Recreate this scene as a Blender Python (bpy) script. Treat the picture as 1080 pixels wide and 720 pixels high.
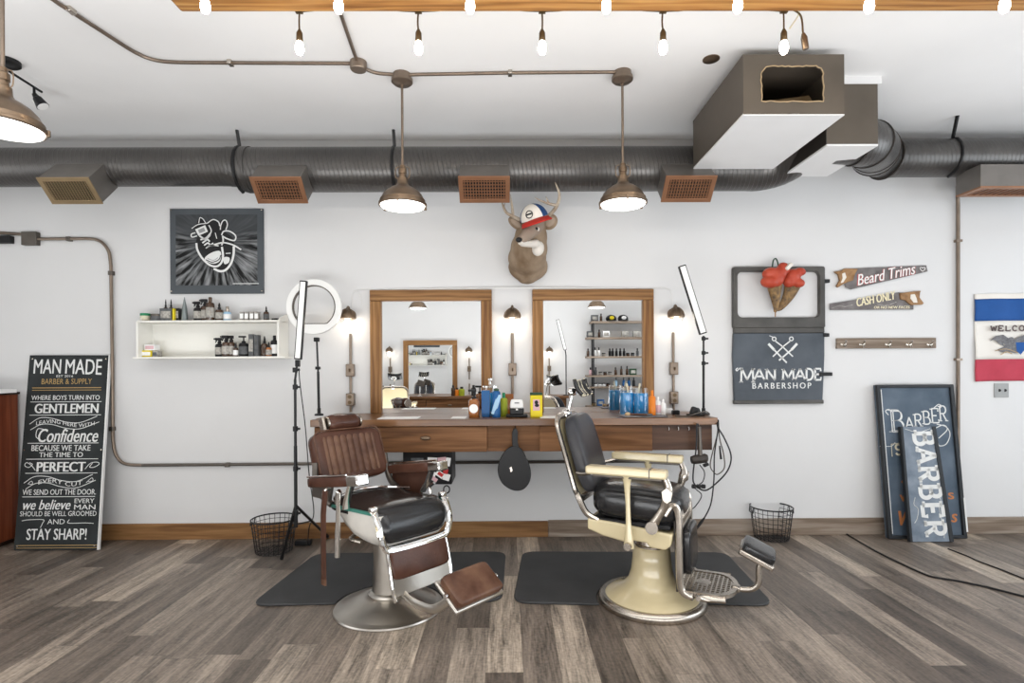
import bpy, bmesh, math, random
from mathutils import Vector, Matrix, noise
random.seed(7)
PI = math.pi
sc = bpy.context.scene
for o in list(bpy.data.objects):
    bpy.data.objects.remove(o)
COL = sc.collection
V = Vector
# ------------------------------------------------------------------ camera
F = 585.0
CAM = V((0, 0, 1.44))
TH, RO = math.radians(0.4), math.radians(0.3)
fw = V((math.sin(TH), math.cos(TH), 0))
r0 = V((math.cos(TH), -math.sin(TH), 0))
u0 = V((0, 0, 1))
rt = r0 * math.cos(RO) - u0 * math.sin(RO)
up = u0 * math.cos(RO) + r0 * math.sin(RO)
cd = bpy.data.cameras.new('camera')
cam = bpy.data.objects.new('camera', cd)
COL.objects.link(cam)
mw = Matrix((rt, up, -fw)).transposed().to_4x4()
mw.translation = CAM
cam.matrix_world = mw
cd.sensor_width = 36
cd.lens = F / 1080 * 36
cd.shift_y = 28 / 1080
cd.clip_start = 0.05
sc.camera = cam
# ------------------------------------------------------------------ light
sc.view_settings.view_transform = 'Standard'
sc.view_settings.look = 'None'
sc.view_settings.gamma = 1
sc.view_settings.use_curve_mapping = False
sc.view_settings.exposure = 0.0
wd = bpy.data.worlds.new('world')
sc.world = wd
wd.use_nodes = True
wd.node_tree.nodes['Background'].inputs[0].default_value = (0.86, 0.93, 1, 1)
wd.node_tree.nodes['Background'].inputs[1].default_value = 1.6

def area(name, loc, target, sx, sy, power, col=(1, 1, 1), spread=None):
    l = bpy.data.lights.new(name, 'AREA')
    l.shape = 'RECTANGLE'; l.size = sx; l.size_y = sy; l.energy = power; l.color = col
    if spread: l.spread = spread
    o = bpy.data.objects.new(name, l); COL.objects.link(o)
    o.location = loc
    o.rotation_euler = (V(target) - V(loc)).to_track_quat('-Z', 'Y').to_euler()
    return o
area('daylight_storefront', (6.3, 1.9, 1.75), (0, 2.6, 1.5), 4.4, 2.4, 85, (0.87, 0.94, 1))
area('daylight_side', (-5.3, 1.4, 1.75), (0, 2.6, 1.4), 3.6, 2.2, 24, (1, 0.95, 0.88))
area('ceiling_light_row', (0, 1.0, 3.34), (0, 1.3, 0), 7.5, 0.7, 45, (1, 0.97, 0.93))
area('upward_fill', (0.3, 0.35, 0.45), (0.3, 1.5, 3.4), 8.0, 1.4, 250, (0.97, 0.985, 1))  # unseen fill light, added to brighten the ceiling and the wall below the counter

YW, YB, XL, XR, ZC = 4.74, -1.35, -5.5, 6.5, 3.39     # room: far wall, near wall, sides, ceiling

def ray(px, py):
    return fw + rt * ((px - 540) / F) - up * ((py - 388) / F)
def P(px, py, Y=YW):                   # point of a depth plane that a photo pixel looks at
    d = ray(px, py)
    return CAM + d * (Y / d.y)
def G(px, py, z=0.0):                  # point of a level plane
    d = ray(px, py)
    return CAM + d * ((z - CAM.z) / d.z)
# ------------------------------------------------------------------ materials
def nod(m):
    return m.node_tree.nodes, m.node_tree.links
def mat(name, col, rough=0.5, metal=0.0, var=0.0, vscale=8.0, bump=0.0, bscale=40.0, coat=0.0, emit=None, es=0, stretch=None, col2=None, trans=0, ior=1.45, alpha=1, sheen=0):
    m = bpy.data.materials.new(name); m.use_nodes = True
    N, L = nod(m); b = N['Principled BSDF']
    b.inputs['Base Color'].default_value = (*col, 1)
    b.inputs['Roughness'].default_value = rough
    b.inputs['Metallic'].default_value = metal
    b.inputs['Specular IOR Level'].default_value = 0.5 if (metal or coat or trans) else 0.3
    b.inputs['Coat Weight'].default_value = coat
    b.inputs['Coat Roughness'].default_value = 0.1
    b.inputs['Transmission Weight'].default_value = trans
    b.inputs['IOR'].default_value = ior
    b.inputs['Alpha'].default_value = alpha
    b.inputs['Sheen Weight'].default_value = sheen
    if emit:
        b.inputs['Emission Color'].default_value = (*emit, 1); b.inputs['Emission Strength'].default_value = es
    tc = None
    if var or bump or col2:
        tc = N.new('ShaderNodeTexCoord'); mp = N.new('ShaderNodeMapping')
        L.new(tc.outputs['Object'], mp.inputs[0])
        if stretch: mp.inputs['Scale'].default_value = stretch
    if var or col2:
        n = N.new('ShaderNodeTexNoise'); n.inputs['Scale'].default_value = vscale; n.inputs['Detail'].default_value = 6
        L.new(mp.outputs[0], n.inputs['Vector'])
        r = N.new('ShaderNodeValToRGB')
        c2 = col2 or tuple(min(1, c * (1 + var)) for c in col)
        c1 = col if col2 else tuple(c * (1 - var) for c in col)
        r.color_ramp.elements[0].color = (*c1, 1); r.color_ramp.elements[1].color = (*c2, 1)
        r.color_ramp.elements[0].position = 0.3; r.color_ramp.elements[1].position = 0.7
        L.new(n.outputs['Fac'], r.inputs[0]); L.new(r.outputs[0], b.inputs['Base Color'])
    if bump:
        n2 = N.new('ShaderNodeTexNoise'); n2.inputs['Scale'].default_value = bscale; n2.inputs['Detail'].default_value = 4
        L.new(mp.outputs[0], n2.inputs['Vector'])
        bp = N.new('ShaderNodeBump'); bp.inputs['Strength'].default_value = bump; bp.inputs['Distance'].default_value = 0.01
        L.new(n2.outputs['Fac'], bp.inputs['Height']); L.new(bp.outputs[0], b.inputs['Normal'])
    return m

def wood(name, c1, c2, c3, axis='x', rough=0.45, scale=1.0, knots=True):
    m = bpy.data.materials.new(name); m.use_nodes = True
    N, L = nod(m); b = N['Principled BSDF']; b.inputs['Roughness'].default_value = rough; b.inputs['Specular IOR Level'].default_value = 0.25 if rough > 0.3 else 0.5
    tc = N.new('ShaderNodeTexCoord'); mp = N.new('ShaderNodeMapping'); L.new(tc.outputs['Object'], mp.inputs[0])
    s = {'x': (0.55, 7, 7), 'y': (7, 0.55, 7), 'z': (7, 7, 0.55)}[axis]
    mp.inputs['Scale'].default_value = tuple(v * scale for v in s)
    n0 = N.new('ShaderNodeTexNoise'); n0.inputs['Scale'].default_value = 1.6; n0.inputs['Detail'].default_value = 3
    L.new(mp.outputs[0], n0.inputs['Vector'])
    w = N.new('ShaderNodeTexWave'); w.wave_type = 'RINGS'; w.rings_direction = axis.upper()
    w.inputs['Scale'].default_value = 1.1; w.inputs['Distortion'].default_value = 12; w.inputs['Detail'].default_value = 4; w.inputs['Detail Scale'].default_value = 1.2
    L.new(mp.outputs[0], w.inputs['Vector'])
    mp2 = N.new('ShaderNodeMapping'); L.new(tc.outputs['Object'], mp2.inputs[0])
    mp2.inputs['Scale'].default_value = tuple(v * scale * (6 if v > 1 else 3) for v in s)
    n1 = N.new('ShaderNodeTexNoise'); n1.inputs['Scale'].default_value = 2; n1.inputs['Detail'].default_value = 5
    L.new(mp2.outputs[0], n1.inputs['Vector'])
    a = N.new('ShaderNodeMix'); a.data_type = 'FLOAT'; a.inputs[0].default_value = 0.62
    L.new(w.outputs['Fac'], a.inputs[2]); L.new(n1.outputs['Fac'], a.inputs[3])
    a2 = N.new('ShaderNodeMix'); a2.data_type = 'FLOAT'; a2.inputs[0].default_value = 0.5
    L.new(a.outputs[0], a2.inputs[2]); L.new(n0.outputs['Fac'], a2.inputs[3])
    r = N.new('ShaderNodeValToRGB'); e = r.color_ramp.elements
    e[0].position = 0.28; e[0].color = (*c1, 1); e[1].position = 0.72; e[1].color = (*c3, 1)
    x = e.new(0.5); x.color = (*c2, 1)
    L.new(a2.outputs[0], r.inputs[0]); L.new(r.outputs[0], b.inputs['Base Color'])
    bp = N.new('ShaderNodeBump'); bp.inputs['Strength'].default_value = 0.25; bp.inputs['Distance'].default_value = 0.004
    L.new(a.outputs[0], bp.inputs['Height']); L.new(bp.outputs[0], b.inputs['Normal'])
    return m

def floor_mat():
    m = bpy.data.materials.new('plank floor'); m.use_nodes = True
    N, L = nod(m); b = N['Principled BSDF']
    def math_(op, *a):
        n = N.new('ShaderNodeMath'); n.operation = op
        for i, v in enumerate(a):
            if isinstance(v, (int, float)): n.inputs[i].default_value = v
            else: L.new(v, n.inputs[i])
        return n.outputs[0]
    tc = N.new('ShaderNodeTexCoord'); sp = N.new('ShaderNodeSeparateXYZ'); L.new(tc.outputs['Object'], sp.inputs[0])
    xs = math_('DIVIDE', math_('ADD', sp.outputs[0], 20.0 + 0.05), 0.178)
    row = math_('FLOOR', xs)
    wn = N.new('ShaderNodeTexWhiteNoise'); wn.noise_dimensions = '1D'; L.new(row, wn.inputs['W'])
    ys = math_('ADD', math_('DIVIDE', sp.outputs[1], 1.22), math_('MULTIPLY', wn.outputs[0], 7.3))
    colm = math_('FLOOR', ys)
    cb = N.new('ShaderNodeCombineXYZ'); L.new(row, cb.inputs[0]); L.new(colm, cb.inputs[1])
    w2 = N.new('ShaderNodeTexWhiteNoise'); w2.noise_dimensions = '2D'; L.new(cb.outputs[0], w2.inputs['Vector'])
    # grain coordinates, shifted per plank
    c2 = N.new('ShaderNodeCombineXYZ')
    L.new(math_('ADD', math_('MULTIPLY', sp.outputs[0], 9.0), math_('MULTIPLY', w2.outputs[0], 31.0)), c2.inputs[0])
    L.new(math_('ADD', math_('MULTIPLY', sp.outputs[1], 0.9), math_('MULTIPLY', w2.outputs[0], 57.0)), c2.inputs[1])
    n1 = N.new('ShaderNodeTexNoise'); n1.inputs['Scale'].default_value = 1.5; n1.inputs['Detail'].default_value = 6; n1.inputs['Distortion'].default_value = 0.6
    L.new(c2.outputs[0], n1.inputs['Vector'])
    c3 = N.new('ShaderNodeCombineXYZ')
    L.new(math_('MULTIPLY', sp.outputs[0], 95.0), c3.inputs[0]); L.new(math_('ADD', math_('MULTIPLY', sp.outputs[1], 7.0), math_('MULTIPLY', w2.outputs[0], 19.0)), c3.inputs[1])
    n2 = N.new('ShaderNodeTexNoise'); n2.inputs['Scale'].default_value = 1.0; n2.inputs['Detail'].default_value = 4
    L.new(c3.outputs[0], n2.inputs['Vector'])
    tone = N.new('ShaderNodeValToRGB'); e = tone.color_ramp.elements
    e[0].position = 0; e[0].color = (0.085, 0.067, 0.054, 1); e[1].position = 1; e[1].color = (0.43, 0.36, 0.285, 1)
    for p, c in ((0.25, (0.135, 0.109, 0.088)), (0.62, (0.20, 0.163, 0.132)), (0.84, (0.255, 0.21, 0.17))):
        x = e.new(p); x.color = (*c, 1)
    L.new(w2.outputs[0], tone.inputs[0])
    g = math_('ADD', math_('MULTIPLY', n1.outputs['Fac'], 1.3), math_('MULTIPLY', n2.outputs['Fac'], 1.0))
    n3 = N.new('ShaderNodeTexNoise'); n3.inputs['Scale'].default_value = 55; n3.inputs['Detail'].default_value = 5
    L.new(tc.outputs['Object'], n3.inputs['Vector'])
    g = math_('ADD', g, math_('MULTIPLY', math_('SUBTRACT', n3.outputs['Fac'], 0.5), 0.6))
    gr = math_('ADD', math_('MULTIPLY', math_('SUBTRACT', g, 1.15), 1.75), 1.0)
    fx = math_('FRACT', xs); fy = math_('FRACT', ys)
    ex = math_('MINIMUM', fx, math_('SUBTRACT', 1.0, fx)); ey = math_('MINIMUM', fy, math_('SUBTRACT', 1.0, fy))
    gap = math_('MINIMUM', math_('DIVIDE', ex, 0.009), math_('DIVIDE', ey, 0.0016))
    gap = math_('MINIMUM', gap, 1.0)
    gapf = math_('ADD', math_('MULTIPLY', gap, 0.5), 0.5)
    mul = N.new('ShaderNodeVectorMath'); mul.operation = 'SCALE'
    L.new(tone.outputs[0], mul.inputs[0]); L.new(math_('MULTIPLY', math_('MAXIMUM', gr, 0.35), gapf), mul.inputs['Scale'])
    L.new(mul.outputs[0], b.inputs['Base Color'])
    L.new(math_('ADD', math_('MULTIPLY', n2.outputs['Fac'], 0.18), 0.34), b.inputs['Roughness'])
    bp = N.new('ShaderNodeBump'); bp.inputs['Strength'].default_value = 0.2; bp.inputs['Distance'].default_value = 0.003
    L.new(math_('ADD', gap, math_('MULTIPLY', n2.outputs['Fac'], 0.5)), bp.inputs['Height']); L.new(bp.outputs[0], b.inputs['Normal'])
    return m

def duct_mat():
    m = mat('spiral duct', (0.12, 0.115, 0.11), 0.36, 0.8)
    N, L = nod(m); b = N['Principled BSDF']
    tc = N.new('ShaderNodeTexCoord'); mp = N.new('ShaderNodeMapping'); L.new(tc.outputs['Object'], mp.inputs[0])
    mp.inputs['Rotation'].default_value = (0, 0.22, 0)
    w = N.new('ShaderNodeTexWave'); w.bands_direction = 'X'; w.inputs['Scale'].default_value = 9.5; w.inputs['Distortion'].default_value = 0.4
    L.new(mp.outputs[0], w.inputs['Vector'])
    r = N.new('ShaderNodeValToRGB'); r.color_ramp.elements[0].position = 0.86; r.color_ramp.elements[1].position = 0.97
    L.new(w.outputs['Fac'], r.inputs[0])
    bp = N.new('ShaderNodeBump'); bp.inputs['Strength'].default_value = 0.6; bp.inputs['Distance'].default_value = 0.008
    L.new(r.outputs[0], bp.inputs['Height']); L.new(bp.outputs[0], b.inputs['Normal'])
    n = N.new('ShaderNodeTexNoise'); n.inputs['Scale'].default_value = 3; L.new(tc.outputs['Object'], n.inputs['Vector'])
    r2 = N.new('ShaderNodeValToRGB'); r2.color_ramp.elements[0].color = (0.075, 0.073, 0.072, 1); r2.color_ramp.elements[1].color = (0.16, 0.152, 0.145, 1)
    L.new(n.outputs['Fac'], r2.inputs[0]); L.new(r2.outputs[0], b.inputs['Base Color'])
    return m

def glass_mat(name, tint=(1, 1, 1), refl=0.12):
    m = bpy.data.materials.new(name); m.use_nodes = True
    N, L = nod(m); N.remove(N['Principled BSDF'])
    t = N.new('ShaderNodeBsdfTransparent'); t.inputs[0].default_value = (*tint, 1)
    g = N.new('ShaderNodeBsdfGlossy'); g.inputs['Roughness'].default_value = 0.04
    mx = N.new('ShaderNodeMixShader'); mx.inputs[0].default_value = refl
    L.new(t.outputs[0], mx.inputs[1]); L.new(g.outputs[0], mx.inputs[2]); L.new(mx.outputs[0], N['Material Output'].inputs[0])
    return m

K = {}
K['wall'] = mat('white wall paint', (0.68, 0.68, 0.68), 0.75, var=0.015, vscale=2, bump=0.05, bscale=30)
K['ceil'] = mat('ceiling paint', (0.86, 0.855, 0.85), 0.85, var=0.03, vscale=1.2, bump=0.06, bscale=14)
K['floor'] = floor_mat()
K['base_brown'] = wood('stained pine', (0.10, 0.045, 0.018), (0.22, 0.11, 0.042), (0.33, 0.18, 0.075), 'x', 0.5)
K['base_grey'] = wood('weathered pine', (0.12, 0.085, 0.06), (0.24, 0.185, 0.14), (0.36, 0.31, 0.26), 'x', 0.6)
K['beam'] = wood('beam pine', (0.16, 0.06, 0.015), (0.36, 0.17, 0.05), (0.52, 0.29, 0.10), 'x', 0.5)
K['frame'] = wood('frame pine', (0.12, 0.05, 0.018), (0.25, 0.125, 0.045), (0.36, 0.20, 0.085), 'z', 0.45)
K['framex'] = wood('frame pine level', (0.12, 0.05, 0.018), (0.25, 0.125, 0.045), (0.36, 0.20, 0.085), 'x', 0.45)
K['counter'] = wood('walnut stained board', (0.07, 0.028, 0.01), (0.15, 0.066, 0.024), (0.24, 0.115, 0.05), 'x', 0.55)
K['counter_dark'] = wood('dark walnut board', (0.045, 0.022, 0.013), (0.085, 0.042, 0.025), (0.13, 0.068, 0.04), 'x', 0.45)
K['countertop'] = wood('oiled walnut top', (0.08, 0.034, 0.014), (0.16, 0.074, 0.03), (0.25, 0.12, 0.052), 'x', 0.28)
K['cabinet'] = wood('cherry board', (0.12, 0.028, 0.012), (0.19, 0.048, 0.02), (0.26, 0.075, 0.032), 'z', 0.4)
K['black_wood'] = mat('dark brown edge', (0.03, 0.018, 0.013), 0.35)
K['duct'] = duct_mat()
K['plenum'] = mat('brown painted sheet metal', (0.125, 0.105, 0.084), 0.5, 0.35, var=0.12, vscale=3)
K['plenum_dark'] = mat('dark sheet metal', (0.05, 0.043, 0.038), 0.5, 0.4, var=0.1, vscale=3)
K['plenum_white'] = mat('white taped duct board', (0.78, 0.78, 0.78), 0.6, var=0.02, vscale=3)
K['copper'] = mat('copper register', (0.36, 0.18, 0.10), 0.42, 0.7, var=0.1)
K['brassreg'] = mat('brass register', (0.38, 0.28, 0.16), 0.42, 0.7, var=0.1)
K['boot'] = mat('grey register boot', (0.2, 0.185, 0.17), 0.45, 0.6, var=0.08)
K['black'] = mat('black plastic', (0.012, 0.012, 0.013), 0.4)
K['blackmetal'] = mat('black metal', (0.02, 0.02, 0.021), 0.4, 0.5)
K['bronze'] = mat('aged bronze', (0.20, 0.145, 0.10), 0.36, 0.9, var=0.2, vscale=12)
K['conduit'] = mat('bronze conduit', (0.24, 0.19, 0.15), 0.38, 0.85, var=0.12, vscale=10)
K['grey_metal'] = mat('dark conduit', (0.13, 0.115, 0.1), 0.45, 0.8, var=0.12)
K['chrome'] = mat('chrome', (0.80, 0.79, 0.77), 0.10, 1.0)
K['nickel'] = mat('worn nickel', (0.50, 0.455, 0.40), 0.26, 1.0, var=0.16, vscale=14)
K['steel'] = mat('brushed steel', (0.56, 0.53, 0.485), 0.30, 1.0, var=0.08, vscale=4)
K['cream'] = mat('cream enamel', (0.61, 0.52, 0.325), 0.22, 0, var=0.05, vscale=5, coat=0.5)
K['cream_light'] = mat('pale cream vinyl', (0.74, 0.70, 0.54), 0.4)
K['skirt'] = mat('aged white enamel', (0.66, 0.63, 0.58), 0.28, 0, var=0.08, coat=0.4)
K['black_leather'] = mat('black leather', (0.014, 0.014, 0.015), 0.22, bump=0.1, bscale=90, coat=0.15)
K['navy_leather'] = mat('blue black leather', (0.02, 0.025, 0.035), 0.3, bump=0.12, bscale=90, col2=(0.05, 0.048, 0.05), vscale=4)
K['brown_leather'] = mat('brown leather', (0.05, 0.02, 0.013), 0.25, bump=0.1, bscale=80, col2=(0.10, 0.045, 0.03), vscale=6)
K['tan_leather'] = mat('worn tan leather', (0.075, 0.034, 0.022), 0.27, bump=0.1, bscale=80, col2=(0.17, 0.09, 0.055), vscale=7)
K['teal'] = mat('teal painted edge', (0.05, 0.19, 0.15), 0.35)
K['rubber'] = mat('black rubber mat', (0.052, 0.053, 0.055), 0.62, var=0.12, vscale=4, bump=0.08, bscale=60)
K['white'] = mat('white plastic', (0.80, 0.80, 0.79), 0.4)
K['shelf_white'] = mat('white painted shelf', (0.82, 0.81, 0.76), 0.45)
K['panel'] = mat('slate painted panel', (0.075, 0.085, 0.094), 0.5, var=0.15, vscale=3)
K['paper'] = mat('white paper', (0.85, 0.85, 0.84), 0.6)
K['mirror'] = mat('mirror glass', (0.93, 0.94, 0.94), 0.0, 1.0)
K['glass'] = glass_mat('clear glass')
K['window_glass'] = glass_mat('window glass', (0.97, 0.98, 0.99), 0.06)
K['bulb'] = mat('glowing bulb', (1, 0.95, 0.85), 0.3, emit=(1, 0.88, 0.70), es=40)
K['sconce_bulb'] = mat('glowing wall lamp bulb', (1, 0.95, 0.85), 0.3, emit=(1, 0.88, 0.72), es=26)
K['lens'] = mat('glowing lamp lens', (1, 1, 1), 0.3, emit=(1, 0.96, 0.9), es=3.5)
K['led'] = mat('led diffuser', (0.82, 0.82, 0.80), 0.45)
K['chalkboard'] = mat('blackboard', (0.022, 0.026, 0.027), 0.6, var=0.25, vscale=6)
K['chalk'] = mat('white chalk lettering', (0.72, 0.73, 0.72), 0.8)
K['gold'] = mat('ochre lettering', (0.42, 0.28, 0.11), 0.6)
K['slate'] = mat('dark slate paint', (0.05, 0.06, 0.073), 0.42, col2=(0.10, 0.115, 0.135), vscale=3)
K['boardblue'] = mat('faded blue paint', (0.055, 0.082, 0.115), 0.5, col2=(0.115, 0.15, 0.195), vscale=4)
K['boardpale'] = mat('pale scuffed blue paint', (0.12, 0.155, 0.20), 0.5, col2=(0.26, 0.305, 0.36), vscale=7)
K['boarddark'] = mat('dark board edge', (0.025, 0.028, 0.032), 0.5)
K['rawwood'] = mat('bare wood edge', (0.40, 0.29, 0.17), 0.6, var=0.2)
K['orange'] = mat('orange lettering', (0.50, 0.19, 0.07), 0.6)
K['door'] = mat('grey door paint', (0.075, 0.08, 0.085), 0.38, col2=(0.13, 0.14, 0.15), vscale=3, metal=0.2)
K['door_rim'] = mat('dark worn door rim', (0.045, 0.043, 0.04), 0.4, col2=(0.10, 0.095, 0.088), vscale=5, metal=0.3)
K['redglove'] = mat('red glove leather', (0.34, 0.032, 0.016), 0.32, col2=(0.5, 0.085, 0.045), vscale=9)
K['goldcuff'] = mat('brown laced cuff', (0.06, 0.038, 0.024), 0.5, col2=(0.33, 0.2, 0.08), vscale=38)
K['sawblade'] = mat('old saw steel', (0.10, 0.088, 0.084), 0.5, 0.5, col2=(0.2, 0.18, 0.175), vscale=14)
K['sawwood'] = mat('saw handle wood', (0.20, 0.10, 0.04), 0.5, col2=(0.38, 0.22, 0.10), vscale=20)
K['pinkletter'] = mat('white lettering', (0.82, 0.80, 0.78), 0.6)
K['redletter'] = mat('red lettering edge', (0.45, 0.09, 0.09), 0.6)
K['yellowletter'] = mat('pale yellow lettering', (0.78, 0.70, 0.48), 0.6)
K['flag_blue'] = mat('blue flag cloth', (0.018, 0.085, 0.29), 0.8, var=0.1)
K['flag_white'] = mat('white flag cloth', (0.76, 0.73, 0.68), 0.85)
K['flag_red'] = mat('red flag cloth', (0.46, 0.055, 0.085), 0.85, var=0.1)
K['eagle'] = mat('grey printed feather', (0.10, 0.10, 0.11), 0.8, col2=(0.22, 0.22, 0.23), vscale=60)
K['lettergrey'] = mat('brown grey lettering', (0.13, 0.10, 0.095), 0.7)
K['fur'] = mat('deer fur', (0.17, 0.112, 0.066), 0.9, col2=(0.34, 0.26, 0.185), vscale=7, bump=0.5, bscale=120, stretch=(1, 1, 0.5))
K['furwhite'] = mat('white deer fur', (0.70, 0.66, 0.6), 0.9, bump=0.4, bscale=120)
K['furpale'] = mat('pale deer fur', (0.36, 0.28, 0.215), 0.9, bump=0.4, bscale=120)
K['furgrey'] = mat('grey deer fur', (0.30, 0.235, 0.185), 0.9, bump=0.4, bscale=120)
K['antler'] = mat('antler', (0.22, 0.16, 0.11), 0.5, col2=(0.5, 0.43, 0.34), vscale=16)
K['capwhite'] = mat('white cap cloth', (0.75, 0.71, 0.64), 0.8)
K['capblue'] = mat('blue cap cloth', (0.02, 0.06, 0.17), 0.5)
K['capred'] = mat('red cap cloth', (0.5, 0.03, 0.02), 0.7)
K['wire'] = mat('dark wire', (0.03, 0.03, 0.032), 0.4, 0.6)
K['sock'] = mat('brown socket', (0.10, 0.065, 0.03), 0.35, 0.5)
K['amber'] = mat('amber bottle', (0.30, 0.10, 0.02), 0.15, coat=0.5)
K['brownglass'] = mat('brown bottle', (0.055, 0.026, 0.012), 0.15, coat=0.5)
K['bluejar'] = mat('blue disinfectant', (0.015, 0.25, 0.58), 0.08, coat=0.8)
K['bluecan'] = mat('blue printed can', (0.015, 0.10, 0.28), 0.3)
K['lightblue'] = mat('pale blue label', (0.35, 0.55, 0.72), 0.4)
K['green'] = mat('green plastic', (0.02, 0.22, 0.10), 0.4)
K['olive'] = mat('yellow green can', (0.33, 0.38, 0.03), 0.35)
K['yellow'] = mat('yellow tin', (0.72, 0.58, 0.02), 0.35)
K['darkgreen'] = mat('dark green lid', (0.02, 0.06, 0.03), 0.35)
K['orangeplastic'] = mat('orange bottle', (0.68, 0.2, 0.02), 0.3)
K['greybox'] = mat('dark grey carton', (0.06, 0.063, 0.066), 0.5, col2=(0.14, 0.145, 0.15), vscale=25)
K['tinpale'] = mat('pale printed tin', (0.5, 0.48, 0.43), 0.4, col2=(0.2, 0.19, 0.18), vscale=50)
K['creamjar'] = mat('cream jar', (0.62, 0.57, 0.43), 0.4)
K['steelblade'] = mat('grey steel cone', (0.22, 0.25, 0.25), 0.35, 0.6)
K['pink'] = mat('pink label', (0.65, 0.42, 0.45), 0.5)
K['red'] = mat('red print', (0.5, 0.04, 0.04), 0.5)
K['towel'] = mat('grey towel', (0.28, 0.27, 0.28), 0.9, var=0.2, vscale=30)
K['sandgrey'] = mat('grey fabric', (0.35, 0.36, 0.36), 0.8)
# ------------------------------------------------------------------ mesh building
OFF = {}
def tag(o, label=None, cat=None, group=None, kind=None):
    if label: o['label'] = label
    if cat: o['category'] = cat
    if group: o['group'] = group
    if kind: o['kind'] = kind
    return o
def thing(name, label, cat, loc, rotz=0.0, group=None, world=True):
    """An Empty at the base of a thing; world=True: its parts are given in room coordinates."""
    o = bpy.data.objects.new(name, None); COL.objects.link(o)
    o.empty_display_size = 0.1
    o.location = loc; o.rotation_euler = (0, 0, rotz)
    OFF[o.as_pointer()] = V(loc) if world else V((0, 0, 0))
    return tag(o, label, cat, group)
def dup(root, loc, rotz=None, label=None, group=None):
    r = root.copy(); COL.objects.link(r); r.location = loc
    if rotz is not None: r.rotation_euler = (0, 0, rotz)
    if label: r['label'] = label
    if group: r['group'] = group
    for ch in list(root.children):
        c = ch.copy(); COL.objects.link(c); c.parent = r
        for g in list(ch.children):
            d = g.copy(); COL.objects.link(d); d.parent = c
    return r
def RX(a): return Matrix.Rotation(a, 3, 'X')
def RY(a): return Matrix.Rotation(a, 3, 'Y')
def RZ(a): return Matrix.Rotation(a, 3, 'Z')
def spline(pts, k=6, closed=False):
    pts = [V(p) for p in pts]; n = len(pts); out = []
    if n < 3: return pts
    rng = n if closed else n - 1
    for i in range(rng):
        p1, p2 = pts[i], pts[(i + 1) % n]
        p0 = pts[(i - 1) % n] if closed or i > 0 else p1 * 2 - p2
        p3 = pts[(i + 2) % n] if closed or i + 2 < n else p2 * 2 - p1
        for j in range(k):
            t = j / k
            out.append(0.5 * ((2 * p1) + (p2 - p0) * t + (2 * p0 - 5 * p1 + 4 * p2 - p3) * t * t + (3 * p1 - p0 - 3 * p2 + p3) * t ** 3))
    if not closed: out.append(pts[-1])
    return out
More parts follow.
